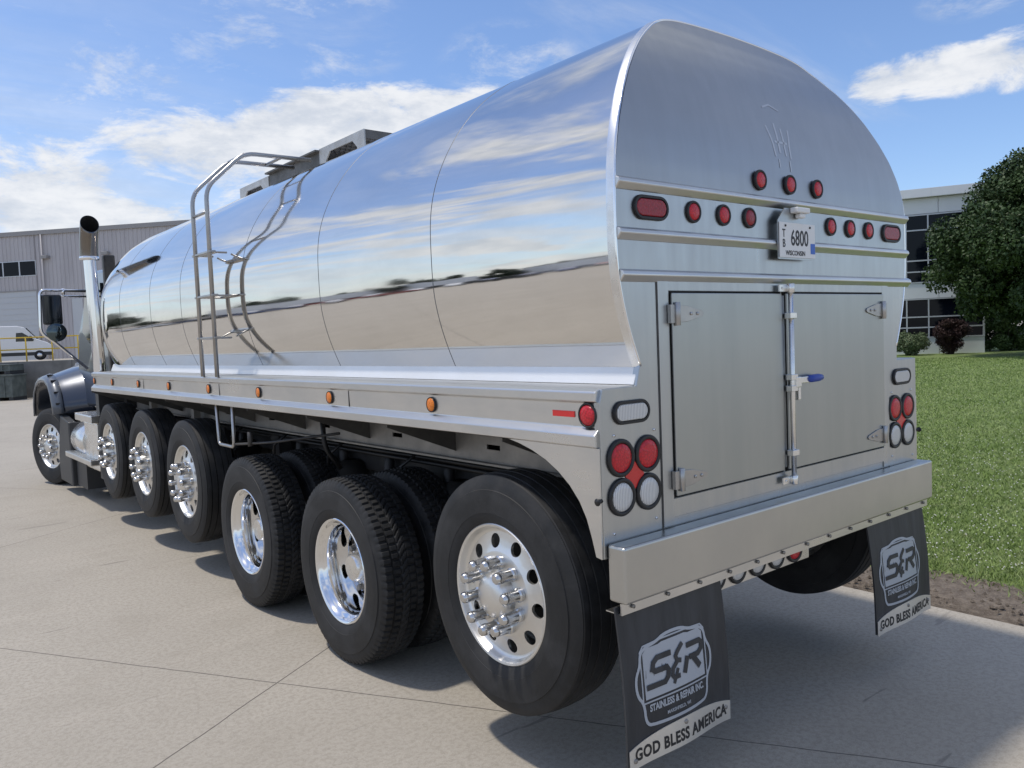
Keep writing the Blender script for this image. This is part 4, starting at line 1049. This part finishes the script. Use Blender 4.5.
# axles, beams
for yd, zz, r_ in ((.66, .70, .065), (4.96, .66, .06), (6.28, .66, .06), (7.62, .66, .06), (11.02, .5, .06)):
    g = MB(); g.cyl((-1.0, yd, zz), (1.0, yd, zz), r_, 14)
    for s in (-1, 1): g.lathe([(-.10, .205), (.10, .205), (.10, .1), (-.10, .1)], 24, 'x', Matrix.Translation((s * .92, yd, zz)), closed=True)
    g.build('axle', 'frame_paint', TR, angle=40)
for yd in (2.146, 3.545):
    g = MB(); g.tube([(-1.0, yd, .508), (-.35, yd, .508), (-.2, yd, .508), (.2, yd, .508), (.35, yd, .508), (1.0, yd, .508)], [.08, .08, .2, .2, .08, .08], 18); g.cyl((0, yd - .05, .55), (0, yd + .38, .62), .13, 16, .09); g.build('drive_axle', 'frame_paint', TR)
g = MB(); g.cyl((0, 3.9, .62), (0, 9.0, .8), .05, 12); g.build('drive_shaft', 'frame_paint', TR)
# chassis rails and cross members
for s in (-1, 1):
    g = MB(); g.box(min(s * .43, s * .50), max(s * .43, s * .50), .05, 12.2, .90, 1.17); g.build('chassis_rail', 'frame_paint', TR, bevel=.008)
    # slotted longitudinal of the tank cradle
    g = MB(); x0, x1 = (s * .80, s * .79) if s < 0 else (s * .79, s * .80)
    y_ = .05; z0, z1 = 1.165, 1.39
    while y_ < 7.9:
        ye = min(y_ + .47, 7.92); a, b_ = y_ + .16, min(y_ + .27, ye)
        g.box(x0, x1, y_, ye, z0, 1.232); g.box(x0, x1, y_, ye, 1.258, z1); g.box(x0, x1, y_, a, 1.232, 1.258); g.box(x0, x1, b_, ye, 1.232, 1.258); y_ += .47
    g.box(x0 - .03, x1 + .03, .05, 7.92, 1.154, 1.1645)
    g.build('cradle_beam', 'subframe_steel', TR)
    g = MB(); g.box(min(s * .70, s * .72), max(s * .70, s * .72), .05, 7.92, 1.16, 1.42); g.build('slot_shade_sheet', 'black_void', TR)  # added black sheet; its colour stands in for the shade behind the slots
    for i in range(9):
        yg = .60 + i * .94
        g = MB(); g.prism([(s * .801, 1.20), (s * .801, 1.392), (s * 1.222, 1.392), (s * 1.222, 1.37)], yg - .004, yg + .004, 'xz'); g.box(min(s * .801, s * 1.222), max(s * .801, s * 1.222), yg - .03, yg + .03, 1.3925, 1.396); g.build('gusset', 'gusset_steel', TR)
    # air springs, shocks, brake chambers, hangers, tanks
    for yd in (.95, 1.85, 2.55, 3.2, 3.95, 5.2, 6.5, 7.85):
        g = MB(); pr = [(-.13, .06), (-.12, .11), (-.07, .125), (-.02, .112), (.03, .125), (.08, .118), (.11, .09), (.13, .05)]
        g.lathe(pr, 20, 'z', Matrix.Translation((s * .56, yd, .84))); g.build('air_spring', 'black_rubber', TR)
        g = MB(); g.cyl((s * .56, yd + .2, .55), (s * .55, yd + .1, 1.15), .035, 10); g.cyl((s * .66, yd - .12, .72), (s * .66, yd + .04, .75), .08, 14); g.build('shock_absorber', 'frame_paint', TR)
    g = MB(); g.tube([(s * .58, .66, .62), (s * .52, 1.2, .72), (s * .47, 1.6, .95)], .05, 8); g.build('trailing_arm', 'frame_paint', TR)
    for yh in (4.35, 5.6, 6.95, 8.3):
        g = MB(); g.box(s * .60 - .05, s * .60 + .05, yh - .08, yh + .08, .62, 1.18); g.tube([(s * .60, yh, .68), (s * .62, yh + .55, .66)], .045, 8); g.build('hanger', 'frame_paint', TR)
g = MB()
for yc in (.25, 1.4, 2.85, 4.3, 5.6, 6.95, 8.3): g.box(-.43, .43, yc - .05, yc + .05, .93, 1.14)
g.build('cross_member', 'frame_paint', TR)
g = MB()
for (p_, q_) in (((-.62, .6, 1.06), (-.62, 7.8, 1.05)), ((-.66, 1.2, 1.10), (-.66, 7.8, 1.08))): g.tube([p_, q_], .014, 6)
for i in range(7):
    y_ = 1.2 + i * .95; g.tube([(-.66, y_, 1.12), (-.74, y_ + .1, 1.02), (-.70, y_ + .22, .85), (-.66, y_ + .25, .75)], .011, 6)
g.tube(fil([(-.85, 3.05, 1.38), (-.86, 3.0, 1.1), (-.75, 3.0, .95)], r_=.06), .018, 8)
g.build('air_lines', 'rubber_trim', TR)
for y_ in (4.45, 5.75):
    g = MB(); g.cyl((-.30, y_, 1.0), (.30, y_, 1.0), .13, 18); g.build('air_tank', 'frame_paint', TR)
for y_ in (5.52, 6.88):
    g = MB(); g.box(-.92, -.86, y_, y_ + .08, .90, 1.38); g.build('hanger_strut', 'subframe_steel', TR)

# ------------------------------------------------------------------ mud flaps
def flap(x0, x1, dxb, label=None):
    """rubber flap with its badge and stainless weight plate"""
    wd_ = x1 - x0; top, bot = .815, .215; cx0 = (x0 + x1) / 2
    e = bpy.data.objects.new('mud_flap', None)
    nx, nz = 14, 16; g = MB(); vs = []
    def S(u, v):   # u -.5.. .5 , v 0 (top) .. 1 (bottom)
        return (cx0 + u * wd_ + dxb * v, -.040 - .030 * v - .010 * math.cos(u * PI * 2.2) * v - .012 * math.sin(v * PI), top + (bot - top) * v)
    for h in (0, .008):
        for j in range(nz + 1):
            for i in range(nx + 1): p = S(i / nx - .5, j / nz); vs.append((p[0], p[1] + h, p[2]))
    N = (nx + 1) * (nz + 1); fs = []
    for j in range(nz):
        for i in range(nx):
            a = j * (nx + 1) + i; fs.append((a, a + 1, a + nx + 2, a + nx + 1)); fs.append((N + a, N + a + nx + 1, N + a + nx + 2, N + a + 1))
    for i in range(nx): fs.append((i, N + i, N + i + 1, i + 1)); a = nz * (nx + 1) + i; fs.append((a, a + 1, N + a + 1, N + a))
    for j in range(nz): a = j * (nx + 1); fs.append((a, a + nx + 1, N + a + nx + 1, N + a)); a += nx; fs.append((a, N + a, N + a + nx + 1, a + nx + 1))
    g.add(vs, fs, True); fl = g.build('mud_flap', 'flap_rubber', TR, angle=40)
    shift = -.028
    def wrap(me, off):   # bend flat artwork (x,z in flap units) onto the rubber surface
        for v_ in me.vertices:
            if abs(shift): v_.co.x += shift
            u = v_.co.x / wd_; vv = (top - v_.co.z) / (top - bot); p = S(u, vv); v_.co = Vector((p[0], p[1] - off + v_.co.y, v_.co.z))
    def put(gm, name, m, off):
        o = gm.build(name, m, fl); wrap(o.data, off); return o
    cz = .500
    def logo_outline(k_, dz=0):
        pts = [(-.192, -.070), (-.188, -.150), (-.150, -.172), (.150, -.172), (.188, -.150), (.192, -.070), (.226, -.03), (.230, .04), (.200, .085), (.195, .13), (.165, .150), (.10, .158), (.05, .178), (-.05, .178), (-.10, .158), (-.165, .150), (-.195, .13), (-.200, .085), (-.230, .04), (-.226, -.03)]
        pts = [(x_ * k_ * .95, cz + z_ * k_ * .93 + dz) for x_, z_ in pts]
        for _ in range(2):
            o2 = []
            for i in range(len(pts)):
                a, b2 = pts[i], pts[(i + 1) % len(pts)]; o2 += [(a[0] * .75 + b2[0] * .25, a[1] * .75 + b2[1] * .25), (a[0] * .25 + b2[0] * .75, a[1] * .25 + b2[1] * .75)]
            pts = o2
        return pts
    gm = MB(); ribbon(gm, logo_outline(1.0), .012, .0008, None, True); put(gm, 'badge_outline', 'logo_silver', .0012)
    # filled silver field
    fld = [(-.172, -.055), (.172, -.055), (.172, .118), (.155, .135), (.06, .140), (-.06, .140), (-.155, .135), (-.172, .118)]
    gm = MB(); nseg = 16; xs2 = np.linspace(-.172, .172, nseg + 1)
    for i in range(nseg):
        f1 = lambda x_: .118 + min(1, (.172 - abs(x_)) / .017) * .017 + (.005 if abs(x_) < .07 else 0)
        a, b_ = xs2[i], xs2[i + 1]; z1a, z1b = cz + f1(a), cz + f1(b_); z0 = cz - .055
        gm.add([(a, 0, z0), (b_, 0, z0), (b_, 0, z1b), (a, 0, z1a)], [(0, 1, 2, 3)])
    put(gm, 'badge_field', 'logo_silver', .0016)
    gm = MB(); ribbon(gm, [(x_ * 1.08, cz + (z_ - .04) * 1.12 + .04) for x_, z_ in fld], .006, .0008, None, True); put(gm, 'badge_border', 'logo_silver', .0013)
    gm = MB(); sh = .16; w0 = .021
    def gl(pts, x_, wch, wst=w0): ribbon(gm, [(x_ * 1.02 + p[0] * wch + (p[1] * .11) * sh * 1.6, cz - .012 + p[1] * .100) for p in pts], wst, .0006)
    gl([(1.0, 1), (.25, 1), (.08, .85), (.08, .62), (.25, .52), (.85, .52), (.98, .38), (.98, .15), (.85, 0), (-.1, 0)], -.150, .102)
    gl([(.85, 1.18), (.35, .92), (.2, .78), (.42, .60), (.9, .55)], -.030, .052, .018); gl([(.42, .56), (.05, .36), (.05, .12), (.3, .0), (.95, .0)], -.030, .052, .018); gl([(.62, .30), (.35, -.22)], -.030, .052, .014)
    gl([(-.05, 1), (.80, 1), (.98, .88), (.98, .66), (.80, .52), (.22, .52)], .045, .095); gl([(.08, .60), (.0, 0)], .045, .095, .022); gl([(.50, .46), (1.02, .0)], .045, .095, .024)
    put(gm, 'badge_letters', 'flap_rubber', .0030)
    def tx(body, size, z, m, off, sx=1.0, bold=0, name='lettering', dx=0, rotz=0, spacing=1.0):
        o = text(body, size, m, None, (0, 0, 0), (0, 0, 0), 1.0, .0003, bold, name, spacing=spacing)
        for v_ in o.data.vertices: v_.co = Vector((v_.co.x * sx + dx, -v_.co.z, v_.co.y + z))
        wrap(o.data, off); o.parent = fl; return o
    tx('STAINLESS & REPAIR INC.', .037, cz - .092, 'logo_silver', .0022, .75, .0014)
    tx('MARSHFIELD, WI', .019, cz - .132, 'logo_silver', .0022, .95, .0004)
    shift = 0.0
    # weight plate: arched top edge
    gm = MB(); nseg = 20; xs2 = np.linspace(-wd_ / 2 + .004, wd_ / 2 - .004, nseg + 1); vs = []; fs = []
    for x_ in xs2:
        q = abs(x_) / (wd_ / 2); zt_ = bot + .066 + .042 * (1 - q ** 2.2); zb = bot - .012 + .012 * (1 - q ** 2)
        vs += [(x_, 0, zb), (x_, 0, zt_), (x_, .003, zb), (x_, .003, zt_)]
    for i in range(nseg):
        a = 4 * i; b_ = a + 4; fs += [(a, b_, b_ + 1, a + 1), (a + 2, a + 3, b_ + 3, b_ + 2), (a + 1, b_ + 1, b_ + 3, a + 3), (a, a + 2, b_ + 2, b_)]
    gm.add(vs, fs); wp = put(gm, 'weight_plate', 'plate_steel', .0045)
    o = tx('GOD BLESS AMERICA', .064, bot + .040, 'ink', .0052, .84, .0022, spacing=1.08)
    gm = MB()
    for x_, z_ in ((-wd_ / 2 + .035, bot + .022), (0, bot + .088), (wd_ / 2 - .035, bot + .048)): gm.lathe([(0, .010), (-.004, .009), (-.006, .004), (-.0065, .0003)], 10, 'y', Matrix.Translation((x_, 0, z_)))
    put(gm, 'bolts', 'subframe_steel', .0045)
    return fl
flap(-1.240, -.626, .022); flap(.585, 1.195, .055)

# ------------------------------------------------------------------ cab
cab_poly = [(8.85, 1.10), (8.80, 2.75), (8.95, 2.88), (9.9, 2.92), (10.15, 2.80), (10.55, 2.10), (10.6, 1.10)]
g = MB(); vs = []; fs = []; n = len(cab_poly)
for xx, tw in ((-1, 1), (1, 1)):
    for y_, z_ in cab_poly:
        hw = .90 - .12 * max(0, (z_ - 1.7)) ; vs.append((xx * hw, y_, z_))
fs = [tuple(range(n)), tuple(range(2 * n - 1, n - 1, -1))] + [(i, i + n, (i + 1) % n + n, (i + 1) % n) for i in range(n)]
g.add(vs, fs); cab = g.build('cab', 'cab_paint', TR, bevel=.05, seg=3)
g = MB(); g.prism([(9.15, 1.95), (9.12, 2.70), (9.95, 2.72), (10.32, 2.1), (10.3, 1.95)], -.84, -.80, 'yz'); g.build('window', 'dark_glass', cab)
hood = [(.78, 1.15), (.80, 1.55), (.72, 1.78), (.45, 1.90), (0, 1.93), (-.45, 1.90), (-.72, 1.78), (-.80, 1.55), (-.78, 1.15)]
g = MB(); vs = []; K2 = len(hood)
for y_, kx, dz in ((10.45, 1, 0), (11.2, .96, -.05), (11.9, .9, -.12), (12.45, .82, -.22), (12.6, .75, -.4)):
    vs += [(p[0] * kx, y_, p[1] + dz * (p[1] - 1.1) / .8) for p in hood]
fs = [(i * K2 + j, i * K2 + j + 1, (i + 1) * K2 + j + 1, (i + 1) * K2 + j) for i in range(4) for j in range(K2 - 1)] + [tuple(range(4 * K2, 5 * K2))]
g.add(vs, fs, True); g.build('hood', 'cab_paint', cab)
for s in (-1, 1):
    # fender over the steer wheel, rear flank facing back
    arcy = [(11.78, .92), (11.76, 1.10), (11.66, 1.28), (11.46, 1.40), (11.2, 1.47), (10.95, 1.49), (10.7, 1.48), (10.48, 1.42), (10.32, 1.28), (10.24, 1.14), (10.20, 1.02)]
    prof = [(1.255, -.055), (1.262, -.03), (1.255, .0), (1.20, .035), (1.10, .075), (1.0, .115), (.88, .16), (.78, .20)]
    g = MB(); vs = []; K3 = len(prof); cy0, cz0 = 11.0, .9
    for (y_, z_) in arcy:
        d_ = Vector((y_ - cy0, z_ - cz0)).normalized()
        for (x_, h_) in prof:
            kz = h_; vs.append((s * x_, y_ + d_.x * kz - (.12 * (1.25 - x_) if y_ < 11 else -.1 * (1.25 - x_)), z_ + d_.y * kz * .9))
    fs = [(i * K3 + j, i * K3 + j + 1, (i + 1) * K3 + j + 1, (i + 1) * K3 + j) for i in range(len(arcy) - 1) for j in range(K3 - 1)]
    g.add(vs, fs, True); fd = g.build('fender', 'cab_paint', TR); so = fd.modifiers.new('solid', 'SOLIDIFY'); so.thickness = .012
    g = MB(); vs = []
    for (y_, z_) in arcy:
        d_ = Vector((y_ - cy0, z_ - cz0)).normalized()
        for x_, h_ in ((1.268, -.062), (1.275, -.03), (1.266, .012), (1.225, .034), (1.16, .062)): vs.append((s * x_, y_ + d_.x * h_ * 1.02 - (.12 * (1.25 - x_) if y_ < 11 else -.1 * (1.25 - x_)), z_ + d_.y * (h_ * .9 + .004)))
    fs = [(i * 5 + j, i * 5 + j + 1, (i + 1) * 5 + j + 1, (i + 1) * 5 + j) for i in range(len(arcy) - 1) for j in range(4)]
    g.add(vs, fs, True); fb = g.build('fender_flare', 'fender_paint', fd); so = fb.modifiers.new('solid', 'SOLIDIFY'); so.thickness = .012; so.offset = 1
    g = MB()
    for i in (6, 7, 8, 9):
        g = MB(); y_, z_ = arcy[i]; d_ = Vector((y_ - cy0, z_ - cz0)).normalized(); p_ = (s * 1.21, y_ + d_.x * .05, z_ + d_.y * .06)
        g.box(p_[0] - .035, p_[0] + .035, p_[1] - .014, p_[1] + .014, p_[2] - .012, p_[2] + .012)
        g.build('vent', 'ink', fd)
    # mud guard behind the steer wheel, steps, tank
    g = MB(); g.prism([(10.22, 1.0), (10.10, .98), (9.72, .93), (9.70, .10), (10.45, .10), (10.50, .35), (10.38, .7)], s * 1.20, s * 1.10, 'yz'); g.box(min(s * 1.2, s * .7), max(s * 1.2, s * .7), 9.66, 9.70, .1, .93); g.build('mud_guard', 'dark_plastic', TR, bevel=.015)
    g = MB(); g.box(min(s * 1.25, s * .95), max(s * 1.25, s * .95), 8.15, 9.0, 1.01, 1.095); st_ = g.build('step', 'rail_aluminium', TR, bevel=.012)
    g = MB()
    for q in range(6): g.box(min(s * 1.235, s * .96), max(s * 1.235, s * .96), 8.2 + q * .13, 8.26 + q * .13, 1.0955, 1.101)
    g.build('tread', 'rim_aluminium', st_)
    g = MB(); g.box(min(s * 1.26, s * .96), max(s * 1.26, s * .96), 8.28, 9.70, .50, .57); st_ = g.build('step', 'rail_aluminium', TR, bevel=.012)
    g = MB()
    for q in range(10): g.box(min(s * 1.245, s * .97), max(s * 1.245, s * .97), 8.32 + q * .135, 8.38 + q * .135, .5705, .576)
    g.build('tread', 'rim_aluminium', st_)
    g = MB(); g.box(min(s * 1.16, s * .62), max(s * 1.16, s * .62), 8.32, 8.98, .42, 1.0); g.box(min(s * 1.165, s * .62), max(s * 1.165, s * .62), 8.55, 8.60, .42, 1.0); g.box(min(s * 1.165, s * .62), max(s * 1.165, s * .62), 8.75, 8.80, .42, 1.0); g.build('battery_box', 'rim_aluminium', TR, bevel=.03)
    g = MB(); g.lathe([(9.02, .001), (9.02, .20), (9.05, .225), (9.60, .225), (9.63, .20), (9.63, .001)], 32, 'y', Matrix.Translation((s * .98, 0, .72))); g.build('fuel_tank', 'rim_aluminium', TR, angle=40)
    g = MB(); g.box(s * .95 - .2, s * .95 + .2, 9.05, 9.62, .12, .48); g.build('underbody', 'dark_plastic', TR)
    g = MB(); g.box(s * .9 - .25, s * .9 + .25, 8.15, 8.30, .35, 1.38); g.build('underbody', 'dark_plastic', TR)
    # mirror
    mx = s * 1.305; g = MB()
    g.tube(fil([(s * .85, 9.62, 2.63), (s * 1.43, 9.62, 2.64), (s * 1.45, 9.62, 2.10), (s * 1.30, 9.62, 1.98), (s * .93, 9.70, 1.62)], r_=.07), .019, 10); g.tube([(s * 1.16, 9.62, 2.66), (s * 1.17, 9.62, 2.58)], .022, 8); g.tube([(s * .85, 9.65, 2.56), (s * 1.43, 9.63, 2.57)], .012, 8)
    mr = g.build('mirror_arm', 'chrome', TR)
    g = MB(); g.box(mx - .11, mx + .11, 9.58, 9.66, 2.20, 2.58); hs_ = g.build('mirror_housing', 'dark_plastic', mr, bevel=.025, seg=3)
    g = MB(); g.box(mx - .09, mx + .09, 9.574, 9.5795, 2.22, 2.56); g.build('mirror_glass', 'dark_glass', hs_) if False else g.build('mirror_pane', 'dark_glass', mr)
    g = MB(); g.lathe([(9.64, .001), (9.63, .06), (9.60, .105), (9.57, .118), (9.56, .110), (9.545, .06), (9.540, .001)], 32, 'y', Matrix.Translation((s * 1.285, -.03, 2.10))); g.build('round_mirror', 'convex_glass', mr)
# exhaust stack
for s in (-1,):
    ex_, ey = -1.13, 8.22
    pts = [(ex_, ey, 1.56), (ex_, ey, 2.86), (ex_, ey, 3.02), (ex_ - .002, ey - .015, 3.16), (ex_ - .005, ey - .06, 3.27), (ex_ - .01, ey - .12, 3.36)]
    g = MB(); g.tube([(ex_ + .03, ey, 1.56), (ex_, ey, 2.96)], .066, 32); stk = g.build('exhaust_stack', 'chrome', TR, angle=50)
    # curved, mitre-cut top
    g = MB(); N_ = 32; vs = []; lv = 9
    for j in range(lv):
        t_ = j / (lv - 1); zc = 2.90 + .38 * t_; yc = ey - .13 * t_ ** 2.0; tilt = .75 * t_ ** 1.5
        if j == lv - 1: tilt = 1.12
        for i in range(N_):
            a = 2 * PI * i / N_; r_ = .098; yy, xx_ = r_ * math.sin(a), r_ * math.cos(a)
            vs.append((ex_ + xx_, yc + yy * math.cos(tilt) * (1.0), zc + yy * math.sin(tilt) * 1.15))
    inn = [(ex_ + (v_[0] - ex_) * .95, v_[1], v_[2]) for v_ in vs]
    o_ = len(vs); inner = []
    for j in range(lv):
        cc = Vector((ex_, sum(vs[j * N_ + i][1] for i in range(N_)) / N_, sum(vs[j * N_ + i][2] for i in range(N_)) / N_))
        for i in range(N_): q_ = Vector(vs[j * N_ + i]); inner.append(tuple(cc + (q_ - cc) * .955))
    fs = [(j * N_ + i, j * N_ + (i + 1) % N_, (j + 1) * N_ + (i + 1) % N_, (j + 1) * N_ + i) for j in range(lv - 1) for i in range(N_)]
    fs += [((lv - 1) * N_ + i, (lv - 1) * N_ + (i + 1) % N_, o_ + (lv - 1) * N_ + (i + 1) % N_, o_ + (lv - 1) * N_ + i) for i in range(N_)]
    g.add(vs + inner, fs, True); g.build('stack_elbow', 'stack_tip', stk, fix=False, angle=50)
    g = MB(); g.add(inner, [(j * N_ + i, (j + 1) * N_ + i, (j + 1) * N_ + (i + 1) % N_, j * N_ + (i + 1) % N_) for j in range(lv - 1) for i in range(N_)] + [tuple(range(N_))], True); g.build('stack_bore', 'black_void', stk, fix=False)
    g = MB(); g.lathe([(2.88, .068), (2.885, .104), (2.92, .104), (2.925, .098)], 32, 'z', Matrix.Translation((ex_, ey, 0))); g.build('clamp', 'chrome', stk)
    g = MB(); g.box(-.93, -.80, 8.45, 8.55, 1.2, 2.98); g.box(-1.05, -.95, 8.27, 8.47, 2.3, 2.34); g.build('stack_bracket', 'frame_paint', TR, bevel=.02)
# grab parts between cab and tank
g = MB(); g.box(-.9, .9, 7.95, 8.05, 1.2, 1.6); g.build('bulkhead', 'frame_paint', TR)
